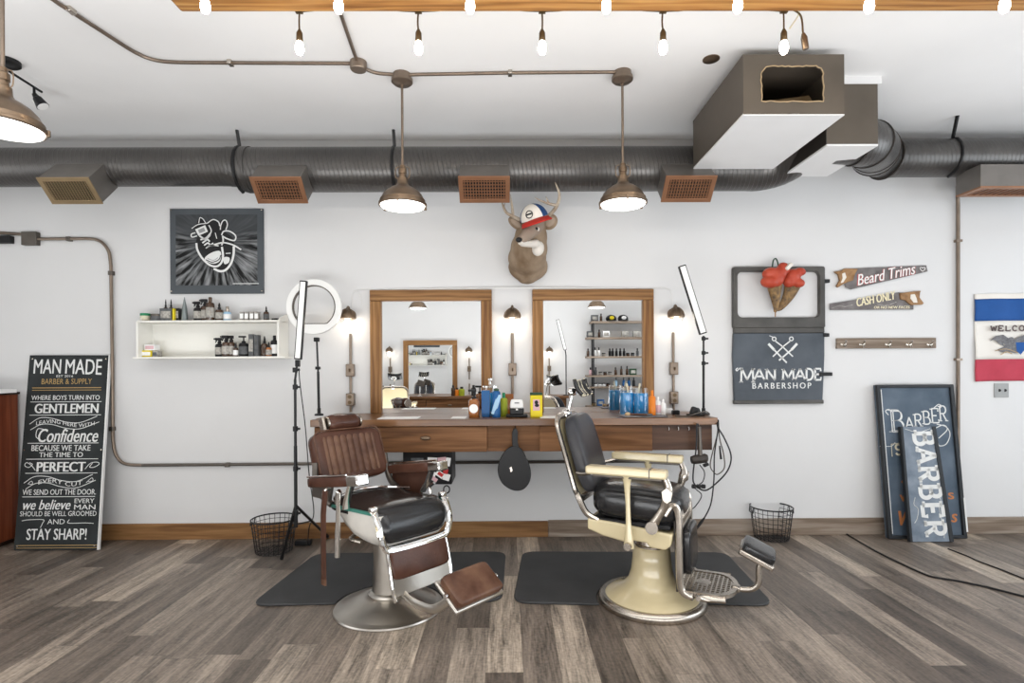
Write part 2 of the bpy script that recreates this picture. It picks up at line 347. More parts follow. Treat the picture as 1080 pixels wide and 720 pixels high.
class MB:
    def __init__(s):
        s.v = []; s.f = []; s.m = []; s.mi = 0
    def add(s, vs, fs):
        b = len(s.v); s.v += [V(p) for p in vs]
        s.f += [tuple(b + i for i in f) for f in fs]; s.m += [s.mi] * len(fs)
        return s
    def hexa(s, p):
        return s.add(p, [(0, 3, 2, 1), (4, 5, 6, 7), (0, 1, 5, 4), (1, 2, 6, 5), (2, 3, 7, 6), (3, 0, 4, 7)])
    def box(s, c, size, R=None):
        x, y, z = (k / 2 for k in size); c = V(c)
        p = [V(q) for q in ((-x, -y, -z), (x, -y, -z), (x, y, -z), (-x, y, -z), (-x, -y, z), (x, -y, z), (x, y, z), (-x, y, z))]
        if R: p = [R @ q for q in p]
        return s.hexa([c + q for q in p])
    def span(s, a, b):
        a, b = V(a), V(b)
        lo = V((min(a.x, b.x), min(a.y, b.y), min(a.z, b.z))); hi = V((max(a.x, b.x), max(a.y, b.y), max(a.z, b.z)))
        return s.box((lo + hi) / 2, hi - lo)
    def rings(s, R, cap=True, closed=False):
        n = len(R[0]); vs = [p for r in R for p in r]; fs = []
        k = len(R)
        for i in range(k if closed else k - 1):
            j2 = (i + 1) % k
            for j in range(n):
                a = (j + 1) % n
                fs.append((i * n + j, i * n + a, j2 * n + a, j2 * n + j))
        if cap and not closed:
            fs.append(tuple(range(n - 1, -1, -1))); fs.append(tuple((k - 1) * n + j for j in range(n)))
        return s.add(vs, fs)
    def tube(s, pts, r, n=8, closed=False, k=0, flat=None, upv=None):
        pts = [V(p) for p in pts]
        if k: pts = spline(pts, k, closed)
        m = len(pts); R = []
        rs = r if isinstance(r, (list, tuple)) else [r]
        pn = None
        for i, p in enumerate(pts):
            a = pts[i - 1] if (i or closed) else p; b = pts[(i + 1) % m] if (i + 1 < m or closed) else p
            t = (b - a).normalized()
            if pn is None:
                q = V(upv) if upv else (V((0, 0, 1)) if abs(t.z) < 0.9 else V((1, 0, 0)))
                pn = (q - t * q.dot(t)).normalized()
            else:
                q = V(upv) if upv else pn
                q = q - t * q.dot(t)
                pn = q.normalized() if q.length > 1e-6 else pn
            bn = t.cross(pn)
            f = i / max(1, m - 1) * (len(rs) - 1); i0 = min(int(f), len(rs) - 1); i1 = min(i0 + 1, len(rs) - 1)
            rad = rs[i0] + (rs[i1] - rs[i0]) * (f - i0)
            fl = flat or 1.0
            R.append([p + pn * (math.cos(2 * PI * j / n) * rad) + bn * (math.sin(2 * PI * j / n) * rad * fl) for j in range(n)])
        return s.rings(R, True, closed)
    def cyl(s, a, b, r, r2=None, n=16):
        return s.tube([a, b], [r, r if r2 is None else r2], n)
    def lathe(s, prof, c=(0, 0, 0), n=32, R=None):
        c = V(c); RR = []
        for r, z in prof:
            ring = [V((max(r, 1e-4) * math.cos(2 * PI * j / n), max(r, 1e-4) * math.sin(2 * PI * j / n), z)) for j in range(n)]
            RR.append([c + (R @ p if R else p) for p in ring])
        return s.rings(RR)
    def sq(s, c, size, e1=0.35, e2=0.35, R=None, nu=28, nv=16):
        """Superellipsoid: the rounded block of a cushion (1 = ellipsoid, small = boxy)."""
        c = V(c); a = [k / 2 for k in size]; RR = []
        pw = lambda w, m: math.copysign(abs(w) ** m, w)
        for i in range(nv + 1):
            t = -PI / 2 + PI * i / nv
            ring = []
            for j in range(nu):
                u = 2 * PI * j / nu
                ct = max(pw(math.cos(t), e1), 1e-3)
                p = V((a[0] * ct * pw(math.cos(u), e2), a[1] * ct * pw(math.sin(u), e2), a[2] * pw(math.sin(t), e1)))
                ring.append(c + (R @ p if R else p))
            RR.append(ring)
        return s.rings(RR)
    def ell(s, c, rad, R=None, nu=20, nv=12):
        return s.sq(c, [2 * k for k in rad], 1, 1, R, nu, nv)
    def prism(s, poly, o, ex, ey, t):
        """Polygon (2-D points) extruded by t along ex x ey."""
        o, ex, ey = V(o), V(ex), V(ey); nn = ex.cross(ey).normalized() * t; n = len(poly)
        a = [o + ex * p[0] + ey * p[1] for p in poly]; b = [q + nn for q in a]
        return s.add(a + b, [tuple(range(n - 1, -1, -1)), tuple(range(n, 2 * n))] + [(i, (i + 1) % n, n + (i + 1) % n, n + i) for i in range(n)])
    def frame(s, outer, inner, o, ex, ey, t):
        """Flat ring between two outlines with the same number of points."""
        o, ex, ey = V(o), V(ex), V(ey); nn = ex.cross(ey).normalized() * t; n = len(outer)
        A = [o + ex * p[0] + ey * p[1] for p in outer]; B = [o + ex * p[0] + ey * p[1] for p in inner]
        vs = A + B + [q + nn for q in A] + [q + nn for q in B]; fs = []
        for i in range(n):
            j = (i + 1) % n
            fs += [(i, j, n + j, n + i), (2 * n + i, 3 * n + i, 3 * n + j, 2 * n + j), (i, 2 * n + i, 2 * n + j, j), (n + i, n + j, 3 * n + j, 3 * n + i)]
        return s.add(vs, fs)
    def surf(s, fn, nu, nv):
        vs = [fn(i / nu, j / nv) for i in range(nu + 1) for j in range(nv + 1)]
        return s.add(vs, [(i * (nv + 1) + j, (i + 1) * (nv + 1) + j, (i + 1) * (nv + 1) + j + 1, i * (nv + 1) + j + 1) for i in range(nu) for j in range(nv)])
    def stroke(s, pts, w, o, ex, ey, t=0.001):
        """Flat ribbon of width w along a 2-D polyline."""
        pts = [V((p[0], p[1], 0)) for p in pts]; n = len(pts); L = []; Rr = []
        for i, p in enumerate(pts):
            a = pts[max(i - 1, 0)]; b = pts[min(i + 1, n - 1)]; d = (b - a)
            if d.length < 1e-9: d = V((1, 0, 0))
            d.normalize(); q = V((-d.y, d.x, 0)) * (w / 2)
            L.append(p + q); Rr.append(p - q)
        o, ex, ey = V(o), V(ex), V(ey); nn = ex.cross(ey).normalized() * t
        T = lambda p: o + ex * p.x + ey * p.y
        vs = []
        for a, b in zip(L, Rr):
            vs += [T(a), T(b), T(a) + nn, T(b) + nn]
        fs = []
        for i in range(n - 1):
            k, q = 4 * i, 4 * i + 4
            fs += [(k + 2, k + 3, q + 3, q + 2), (k, q, q + 1, k + 1), (k, k + 2, q + 2, q), (k + 1, q + 1, q + 3, k + 3)]
        fs += [(0, 1, 3, 2), (4 * n - 4, 4 * n - 2, 4 * n - 1, 4 * n - 3)]
        return s.add(vs, fs)
    def build(s, name, m, parent=None, bev=0, bseg=2, ang=38, sub=0, remesh=0, smooth=0, off=None):
        if off is None: off = OFF.get(parent.as_pointer(), V((0, 0, 0))) if parent else V((0, 0, 0))
        me = bpy.data.meshes.new(name)
        me.from_pydata([p - off for p in s.v], [], s.f)
        for k in (m if isinstance(m, (list, tuple)) else [m]): me.materials.append(K[k] if isinstance(k, str) else k)
        me.polygons.foreach_set('material_index', s.m)
        bm = bmesh.new(); bm.from_mesh(me); bmesh.ops.recalc_face_normals(bm, faces=bm.faces); bm.to_mesh(me); bm.free()
        me.polygons.foreach_set('use_smooth', [True] * len(me.polygons))
        me.set_sharp_from_angle(angle=math.radians(ang))
        o = bpy.data.objects.new(name, me); COL.objects.link(o)
        if parent: o.parent = parent
        OFF[o.as_pointer()] = off
        if bev:
            b = o.modifiers.new('bevel', 'BEVEL'); b.width = bev; b.segments = bseg; b.limit_method = 'ANGLE'; b.angle_limit = math.radians(ang)
        if remesh:
            r = o.modifiers.new('remesh', 'REMESH'); r.mode = 'VOXEL'; r.voxel_size = remesh; r.use_smooth_shade = True
            if smooth:
                q = o.modifiers.new('smooth', 'SMOOTH'); q.iterations = smooth; q.factor = 0.6
        if sub:
            q = o.modifiers.new('sub', 'SUBSURF'); q.levels = sub; q.render_levels = sub
        return o
    def solo(s, name, m, label, cat, group=None, kind=None, **kw):
        """A thing that is a single mesh, its origin at the middle of its base."""
        lo = [min(p[i] for p in s.v) for i in range(3)]; hi = [max(p[i] for p in s.v) for i in range(3)]
        off = V(((lo[0] + hi[0]) / 2, (lo[1] + hi[1]) / 2, lo[2]))
        o = s.build(name, m, None, off=off, **kw); o.location = off
        return tag(o, label, cat, group, kind)
def struct(name, mb, m, parent=None, **kw):
    o = mb.build(name, m, parent, **kw)
    if not parent: o['kind'] = 'structure'
    return o
# ------------------------------------------------------------------ lettering
def text_mesh(body, shear=0.0, bold=0.0, spacing=1.0):
    cu = bpy.data.curves.new('lettering', 'FONT'); cu.body = body; cu.shear = shear; cu.space_character = spacing
    cu.resolution_u = 3
    o = bpy.data.objects.new('lettering', cu); COL.objects.link(o)
    dg = bpy.context.evaluated_depsgraph_get(); dg.update()
    me = bpy.data.meshes.new_from_object(o.evaluated_get(dg))
    vs = [v.co.copy() for v in me.vertices]; fs = [tuple(p.vertices) for p in me.polygons]
    bpy.data.objects.remove(o); bpy.data.curves.remove(cu); bpy.data.meshes.remove(me)
    return vs, fs
def text(mb, body, o, ex, ey, w, h, shear=0.0, bold=0.0, spacing=1.0, warp=None, t=0.001):
    """Letters fitted in a w x h box whose lower left corner is o; warp(u) lifts them along ey."""
    vs, fs = text_mesh(body, shear, bold, spacing)
    x0 = min(v.x for v in vs); x1 = max(v.x for v in vs); y0 = min(v.y for v in vs); y1 = max(v.y for v in vs)
    o, ex, ey = V(o), V(ex), V(ey); nn = ex.cross(ey).normalized() * t
    out = []
    for v in vs:
        a = (v.x - x0) / (x1 - x0); b = (v.y - y0) / (y1 - y0)
        dy = warp(a, b) if warp else 0
        out.append(o + ex * (a * w) + ey * (b * h + dy) + nn)
    mb.add(out, fs)
    if bold:                                        # heavier strokes: the letters again, a hair to either side
        for k in (-1, 1):
            mb.add([p + ex * (k * bold * h * 1.6) + nn * (.05 * k) for p in out], fs)
    return mb
def arc2(cx, cy, rx, ry, a0, a1, n=9):
    return [(cx + rx * math.cos(math.radians(a0 + (a1 - a0) * i / n)), cy + ry * math.sin(math.radians(a0 + (a1 - a0) * i / n))) for i in range(n + 1)]
GL = {   # strokes of slab letters in a unit box, then the stroke ends that carry a serif
    'A': ([[(0.06, 0), (0.5, 1)], [(0.5, 1), (0.94, 0)], [(0.22, 0.34), (0.78, 0.34)]], [(0.06, 0), (0.94, 0)]),
    'B': ([[(0.2, 0), (0.2, 1)], [(0.2, 1)] + arc2(0.55, 0.76, 0.27, 0.24, 90, -90) + [(0.2, 0.52)], [(0.2, 0.52)] + arc2(0.58, 0.26, 0.32, 0.26, 90, -90) + [(0.2, 0)]], [(0.14, 0), (0.14, 1)]),
    'R': ([[(0.2, 0), (0.2, 1)], [(0.2, 1)] + arc2(0.56, 0.75, 0.3, 0.25, 90, -90) + [(0.2, 0.5)], [(0.5, 0.5), (0.88, 0)]], [(0.2, 0), (0.14, 1), (0.88, 0)]),
    'E': ([[(0.2, 0), (0.2, 1)], [(0.2, 1), (0.88, 1), (0.88, 0.78)], [(0.2, 0.5), (0.7, 0.5)], [(0.2, 0), (0.9, 0), (0.9, 0.24)]], [(0.14, 0), (0.14, 1)]),
    'M': ([[(0.1, 0), (0.14, 1)], [(0.14, 1), (0.5, 0.2)], [(0.5, 0.2), (0.86, 1)], [(0.86, 1), (0.9, 0)]], [(0.1, 0), (0.9, 0), (0.1, 1), (0.9, 1)]),
    'N': ([[(0.16, 0), (0.16, 1)], [(0.16, 1), (0.84, 0)], [(0.84, 0), (0.84, 1)]], [(0.16, 0), (0.12, 1), (0.84, 1)]),
    'D': ([[(0.18, 0), (0.18, 1)], [(0.18, 1)] + arc2(0.46, 0.5, 0.42, 0.5, 90, -90, 12) + [(0.18, 0)]], [(0.14, 0), (0.14, 1)]),
    'W': ([[(0.05, 1), (0.28, 0)], [(0.28, 0), (0.5, 0.8)], [(0.5, 0.8), (0.72, 0)], [(0.72, 0), (0.95, 1)]], [(0.05, 1), (0.95, 1)]),
    'L': ([[(0.22, 0), (0.22, 1)], [(0.22, 0), (0.88, 0), (0.88, 0.25)]], [(0.18, 0), (0.22, 1)]),
    'C': ([arc2(0.52, 0.5, 0.38, 0.5, 45, 315, 14)], [(0.78, 0.86)]),
    'O': ([arc2(0.5, 0.5, 0.4, 0.5, 0, 360, 18)], []),
    'S': ([arc2(0.5, 0.74, 0.32, 0.26, 20, 270, 10) + arc2(0.5, 0.24, 0.34, 0.24, 90, -160, 10)], []),
}
def slab(mb, body, o, ex, ey, lw, h, pitch, sw, serif=0.3, t=0.001, lift=None, sth=None):
    """Slab-serif letters along ex, each lw wide and h tall, one every pitch."""
    o, ex, ey = V(o), V(ex), V(ey)
    for i, ch in enumerate(body):
        if ch == ' ': continue
        st, se = GL[ch]; oo = o + ex * (i * pitch) + ey * (lift(i) if lift else 0)
        for pl in st: mb.stroke([(x * lw, y * h) for x, y in pl], sw, oo, ex, ey, t)
        for x, y in se:
            hh = sth or sw * 0.55; yy = y * h - (hh / 2 if y > 0.5 else -hh / 2)
            mb.stroke([((x - serif / 2) * lw, yy), ((x + serif / 2) * lw, yy)], hh, oo, ex, ey, t)
    return mb
# ------------------------------------------------------------------ the room
EX, EZ = V((1, 0, 0)), V((0, 0, 1))
struct('floor', MB().span((XL - 0.1, YB - 0.1, -0.1), (XR + 0.1, YW + 0.1, 0)), 'floor')
struct('ceiling', MB().span((XL - 0.1, YB - 0.1, ZC), (XR + 0.1, YW + 0.1, ZC + 0.1)), 'ceil')
struct('wall_back', MB().span((XL - 0.1, YW, 0), (XR + 0.1, YW + 0.1, ZC)), 'wall')
struct('wall_front', MB().span((XL - 0.1, YB - 0.1, 0), (XR + 0.1, YB, ZC)), 'wall')
def side_wall(name, x, s, openings):
    m = MB(); a, b = sorted((x, x + 0.1 * s))
    y = YB
    for (y0, y1, z0, z1) in openings:
        m.span((a, y, 0), (b, y0, ZC)); m.span((a, y0, 0), (b, y1, z0)); m.span((a, y0, z1), (b, y1, ZC)); y = y1
    m.span((a, y, 0), (b, YW, ZC))
    struct(name, m, 'wall')
    for i, (y0, y1, z0, z1) in enumerate(openings):
        f = MB(); c = x + 0.05 * s
        for q0, q1 in ((y0, y0 + 0.06), (y1 - 0.06, y1)): f.span((c - 0.04, q0, z0), (c + 0.04, q1, z1))
        for q0, q1 in ((z0, z0 + 0.06), (z1 - 0.06, z1)): f.span((c - 0.04, y0, q0), (c + 0.04, y1, q1))
        w = struct('window_%d' % (i + (1 if s > 0 else 4)), f, 'boarddark')
        MB().span((c - 0.005, y0 + 0.05, z0 + 0.05), (c + 0.005, y1 - 0.05, z1 - 0.05)).build('pane', 'window_glass', w)
side_wall('wall_right', XR, 1, [(-0.4, 1.0, 0.45, 2.95), (1.15, 2.55, 0.45, 2.95), (2.7, 4.1, 0.45, 2.95)])
side_wall('wall_left', XL, -1, [(-0.3, 1.2, 0.8, 2.7), (1.6, 3.1, 0.8, 2.7)])
xa = P(578, 560).x
struct('baseboard_back', MB().span((XL, YW - 0.02, 0), (xa, YW, 0.135)), 'base_brown', bev=0.004)
struct('baseboard_right', MB().span((xa + 0.001, YW - 0.02, 0), (XR, YW, 0.142)), 'base_grey', bev=0.004)

# ------------------------------------------------------------------ ceiling beam and string lights
YF, YN, ZB = 2.80, 2.52, 3.235
bx0 = P(191, 11, YF).x
tag(MB().span((bx0, YN, ZB), (XR - 0.02, YF, ZC)).solo('ceiling_beam', 'beam', 'long stained timber beam fixed under the ceiling above the string lights', 'beam', bev=0.012), kind='structure')
def bulb_string(name, label, pxs, y, drop, extra=None):
    t = thing(name, label, 'string lights', (P(540, 11, y).x, y, ZB - 0.02), group='string lights on the beam')
    s = -1 if y < 2.6 else 1
    cab = []
    xs = [P(p, 42 if s > 0 else 9, y).x for p in pxs]
    for i, x in enumerate(xs):
        cab.append((x, y + s * 0.014, ZB + 0.015))
        if i + 1 < len(xs): cab.append(((x + xs[i + 1]) / 2, y + s * 0.014, ZB + 0.035))
    MB().tube(cab, 0.006, 6, k=4).build('cable', 'wire', t)
    for i, x in enumerate(xs):
        z0 = ZB - drop
        m = MB().tube([(x, y + s * 0.014, ZB + 0.02), (x + random.uniform(-.005, .005), y + s * 0.012, z0 + 0.05), (x, y + s * 0.012, z0)], 0.0045, 6, k=3)
        m.lathe([(0.006, 0.012), (0.012, 0.0), (0.0155, -0.008), (0.0165, -0.045), (0.014, -0.05)], (x, y + s * 0.012, z0), 14)
        m.box((x, y + s * 0.01, ZB + 0.012), (0.035, 0.018, 0.018))
        so = m.build('socket', 'sock', t)
        MB().lathe([(0.010, -0.046), (0.017, -0.06), (0.021, -0.08), (0.021, -0.095), (0.014, -0.112), (0.002, -0.118)], (x, y + s * 0.012, z0), 14).build('bulb', 'bulb', so)
    return t
bulb_string('string_light', 'cord of glowing bulbs hanging low from the far edge of the timber beam', [315, 441, 572, 700, 828], YF, 0.09)
bulb_string('string_light', 'cord of glowing bulbs at the near beam edge, cut by the picture top', [218, 358, 496, 639, 777, 915, 1057], YN, 0.075)
# loose plug end with its cord beside the last far bulb
p = P(848, 30, YF + 0.03)
t = thing('power_plug', 'loose plug on a short cord hanging above the big sheet metal duct box', 'plug', (p.x, p.y, p.z - 0.1))
MB().tube([P(829, 9, YF + 0.02), P(838, 11, YF + 0.02), P(845, 18, YF + 0.03), P(847, 36, YF + 0.03)], 0.005, 6, k=5).build('cord', 'sock', t)
MB().tube([P(847, 35, YF + 0.03), P(848, 40, YF + 0.03), P(850, 52, YF + 0.03)], [0.008, 0.016, 0.015], 10).build('plug_body', 'bronze', t, bev=0.003)
MB().tube([P(833, 30, YF + 0.03), P(841, 18, YF + 0.04), P(843, 12, YF + 0.02)], 0.004, 6, k=5).build('cord_loop', 'creamjar', t)

# ------------------------------------------------------------------ ductwork: one joined system
DY, DZ = 4.44, 3.03
AP = dict(x0=1.42, x1=2.03, y0=3.32, y1=4.22, z0=2.955, z1=3.315)
d = thing('air_duct', 'long dark spiral air duct with registers and boxy plenums along the wall top', 'duct', (0, DY, DZ - 0.2))
xr = P(245, 175, DY).x
MB().lathe([(0.148, XL + 0.02), (0.148, xr)], (0, DY, DZ + 0.025), 40, RY(PI / 2)).build('round_duct', 'duct', d)
MB().rings([[V((x, DY + r * math.cos(2 * PI * j / 40), z + r * math.sin(2 * PI * j / 40))) for j in range(40)] for x, r, z in
            ((xr - .02, .152, DZ + .025), (xr + 0.02, 0.152, DZ + 0.024), (xr + 0.12, 0.178, DZ), (xr + 0.16, 0.178, DZ))]).build('reducer', 'duct', d)
MB().lathe([(0.172, xr + 0.1), (0.172, 1.95)], (0, DY, DZ), 40, RY(PI / 2)).build('round_duct', 'duct', d)
MB().tube([(1.93, DY, DZ), (2.02, DY, DZ), (2.15, DY - 0.05, DZ + 0.02), (2.23, DY - 0.17, DZ + 0.06), (2.25, DY - 0.30, DZ + 0.12)], 0.172, 36, k=3).build('elbow', 'duct', d)
# big plenum with a ragged opening in its face
A = AP; m = MB(); th = 0.012
m.span((A['x0'], A['y0'] + th, A['z0'] + th), (A['x0'] + th, A['y1'], A['z1'])); m.span((A['x1'] - th, A['y0'] + th, A['z0'] + th), (A['x1'], A['y1'], A['z1']))
m.span((A['x0'], A['y0'] + th, A['z1'] - th), (A['x1'], A['y1'], A['z1'])); m.span((A['x0'], A['y1'] - th, A['z0']), (A['x1'], A['y1'], A['z1']))
bxA = m.build('plenum', 'plenum', d)
h0, h1 = P(803, 107, A['y0']), P(868, 70, A['y0'])
inner = []
def edge_pts(a, b, n):
    return [(a[0] + (b[0] - a[0]) * i / n + random.uniform(-.004, .004), a[1] + (b[1] - a[1]) * i / n + random.uniform(-.004, .004)) for i in range(n)]
cut = 0.045
ch = [(h0.x, h0.z), (h1.x, h0.z), (h1.x, h1.z - cut), (h1.x - cut * .3, h1.z - cut * .3), (h1.x - cut, h1.z), (h0.x + cut, h1.z), (h0.x + cut * .3, h1.z - cut * .3), (h0.x, h1.z - cut)]
for i in range(8):
    inner += edge_pts(ch[i], ch[(i + 1) % 8], 14 if i in (0, 4) else (9 if i in (1, 7) else 2))
nI = len(inner); cx, cz = (h0.x + h1.x) / 2, (h0.z + h1.z) / 2
outer = []
for (x, z) in inner:
    dx, dz = x - cx, z - cz
    s = min(((A['x1'] - cx) if dx > 0 else (A['x0'] - cx)) / dx if abs(dx) > 1e-6 else 1e9, ((A['z1'] - cz) if dz > 0 else (A['z0'] - cz)) / dz if abs(dz) > 1e-6 else 1e9)
    outer.append((cx + dx * s, cz + dz * s))
for q in ((A['x0'], A['z0']), (A['x1'], A['z0']), (A['x1'], A['z1']), (A['x0'], A['z1'])):
    i = min(range(nI), key=lambda k: (outer[k][0] - q[0]) ** 2 + (outer[k][1] - q[1]) ** 2); outer[i] = q
MB().frame(outer, inner, (0, A['y0'] + th, 0), EX, EZ, th).build('face_panel', 'plenum', bxA)
MB().tube([(x, A['y0'] - 0.002, z) for x, z in inner], 0.004, 5, closed=True).build('cut_edge', 'rawwood', bxA)
MB().span((A['x0'], A['y0'], A['z0'] - 0.006), (A['x1'], A['y1'], A['z0'] + 0.006)).build('bottom_panel', 'plenum_white', bxA)
MB().hexa([(A['x0'] + 0.05, A['y0'] + 0.4, A['z0'] + 0.02), (A['x1'] - 0.05, A['y0'] + 0.12, A['z0'] + 0.02), (A['x1'] - 0.05, A['y0'] + 0.16, A['z0'] + 0.02), (A['x0'] + 0.05, A['y0'] + 0.44, A['z0'] + 0.02),
           (A['x0'] + 0.05, A['y0'] + 0.46, A['z1'] - 0.1), (A['x1'] - 0.05, A['y0'] + 0.30, A['z1'] - 0.1), (A['x1'] - 0.05, A['y0'] + 0.34, A['z1'] - 0.1), (A['x0'] + 0.05, A['y0'] + 0.5, A['z1'] - 0.1)]).build('damper', 'rawwood', bxA)
# smaller plenum behind it to the right
B = dict(x0=P(872, 152, 3.72).x, x1=P(926, 152, 3.72).x, y0=3.72, y1=4.32, z0=P(900, 152, 3.72).z, z1=3.345)
bxB = MB().span((B['x0'], B['y0'], B['z0']), (B['x1'], B['y1'], B['z1'])).build('plenum', 'plenum', d)
MB().span((B['x0'], B['y0'] - 0.002, B['z0'] - 0.012), (B['x1'], B['y1'], B['z0'])).build('bottom_panel', 'plenum_white', bxB)
MB().span((B['x0'] - 0.02, B['y0'] - 0.005, B['z1'] - 0.005), (B['x1'] + 0.025, B['y1'], ZC)).build('ceiling_collar', 'plenum_white', bxB)
MB().span((B['x0'] - 0.004, B['y0'], B['z0']), (B['x0'], B['y1'], B['z1'])).build('side_panel', 'plenum_dark', bxB)
# right hand run: gored elbow then straight spiral
zr = P(1010, 166.5, 4.5).z
path = spline([(B['x1'] - 0.12, 4.02, zr - 0.06), (B['x1'] + 0.03, 4.02, zr - 0.06), (B['x1'] + 0.17, 4.08, zr - 0.055), (B['x1'] + 0.33, 4.25, zr - 0.03), (B['x1'] + 0.44, 4.41, zr), (B['x1'] + 0.58, 4.5, zr), (B['x1'] + 0.70, 4.5, zr)], 3)
MB().tube(path, [0.155, 0.165, 0.165, 0.17, 0.155, 0.15], 36).build('elbow', 'duct', d)
m = MB()
for i in range(3, len(path) - 2, 3):
    tt = (path[i + 1] - path[i - 1]).normalized()
    m.tube([path[i] - tt * 0.006, path[i] + tt * 0.006], 0.172, 36)
m.build('seam_ring', 'plenum_dark', d)
MB().lathe([(0.149, B['x1'] + 0.62), (0.149, XR - 0.02)], (0, 4.5, zr), 40, RY(PI / 2)).build('round_duct', 'duct', d)
for px, y, zz, rr in ((250, DY, DZ, .178), (415, DY, DZ, .175), (1010, 4.5, zr, .152)):
    x = P(px, 150, y - .1).x
    ya_ = y + (.10 if px < 900 else -.2)
    pts = [(P(px, 150, ya_).x, ya_, ZC)] + [(x, y - rr * math.sin(a), zz + rr * math.cos(a)) for a in [math.radians(k) for k in range(20, 181, 20)]]
    MB().tube(pts, 0.011, 6, flat=1.3).build('hanger_strap', 'blackmetal', d)
def register(px, m, rot=0.0, w=0.385, h=0.215, cross=True):
    a = PI / 4; nn = V((0, -math.cos(a), -math.sin(a))); vv = V((0, -math.sin(a), math.cos(a)))
    c = V((P(px, 195, 4.23).x, DY, DZ)) + nn * 0.33
    R = Matrix((EX, nn, vv)).transposed()
    b = MB().box(c - nn * 0.125, (w - 0.012, 0.24, h - 0.012), R).build('register_boot', 'boot', d, bev=0.003)
    f = MB(); hw, hh = w / 2, h / 2
    f.frame([(-hw, -hh), (hw, -hh), (hw, hh), (-hw, hh)], [(-hw + .035, -hh + .032), (hw - .035, -hh + .032), (hw - .035, hh - .032), (-hw + .035, hh - .032)], c, EX, vv, 0.012)
    f.build('register_frame', m, b, bev=0.002)
    MB().box(c - nn * 0.002, (w - 0.06, 0.003, h - 0.055), R).build('register_back', 'black', b)
    g = MB(); nx = 15; iw, ih = w - 0.07, h - 0.064
    for i in range(nx): g.box(c + EX * (-iw / 2 + iw * (i + 0.5) / nx) + nn * 0.006, (0.007, 0.012, ih), R)
    if cross:
        for i in range(6): g.box(c + vv * (-ih / 2 + ih * (i + 0.5) / 6) + nn * 0.004, (iw, 0.008, 0.006), R)
    g.build('grille', m, b)
register(77, 'brassreg', cross=False)
register(296, 'copper'); register(511, 'copper'); register(725, 'copper')
xv = P(1008, 190, 4.52).x; zr = P(1040, 197, 4.3).z + .33
b = MB().span((xv, 4.28, zr - 0.33), (xv + 0.9, 4.52, P(1040, 173, 4.28).z)).build('register_boot', 'boot', d, bev=0.003)
z = zr - 0.33
MB().frame([(xv, 4.28), (xv + 0.9, 4.28), (xv + 0.9, 4.52), (xv, 4.52)], [(xv + 0.05, 4.32), (xv + 0.85, 4.32), (xv + 0.85, 4.48), (xv + 0.05, 4.48)], (0, 0, z), EX, (0, 1, 0), -0.012).build('register_frame', 'copper', b)
g = MB()
for i in range(16): g.span((xv + 0.07 + i * 0.05, 4.32, z - 0.01), (xv + 0.08 + i * 0.05, 4.48, z))
g.build('grille', 'copper', b)

# ------------------------------------------------------------------ conduit, pendants and small things on the ceiling
def C_(px, py): return G(px, py, ZC - 0.012)
t = thing('ceiling_conduit', 'bronze electrical conduit with a round junction box running across the ceiling', 'conduit', C_(378, 67))
jb = C_(378, 67)
MB().tube([C_(40, -12), C_(62, 4), C_(118, 40)], 0.011, 8).build('pipe', 'conduit', t)
MB().tube([C_(118, 40), C_(128, 46.5), C_(142, 55), C_(158, 62), C_(180, 65.5), C_(230, 66.3)], 0.011, 8, k=4).build('pipe', 'conduit', t)
MB().tube([C_(230, 66.3), C_(374, 67)], 0.011, 8).build('pipe', 'conduit', t)
MB().tube([C_(352, -8), C_(357, 8), C_(375, 60), C_(378, 66)], 0.011, 8, k=3).build('pipe', 'conduit', t)
MB().tube([C_(378, 68), C_(388, 74), C_(400, 77.5), C_(424, 79)], 0.011, 8, k=4).build('pipe', 'conduit', t)
MB().tube([C_(424, 79), C_(530, 77), C_(657, 76)], 0.011, 8).build('pipe', 'conduit', t)
MB().lathe([(0.052, 0.012), (0.052, -0.035), (0.047, -0.042), (0.03, -0.043)], jb, 24).build('junction_box', 'conduit', t)
for q in ((75, 11), (243, 66.3), (538, 77)):
    MB().box(C_(*q), (0.028, 0.05, 0.028)).build('pipe_strap', 'nickel', t, bev=0.004)
ZP = 2.535
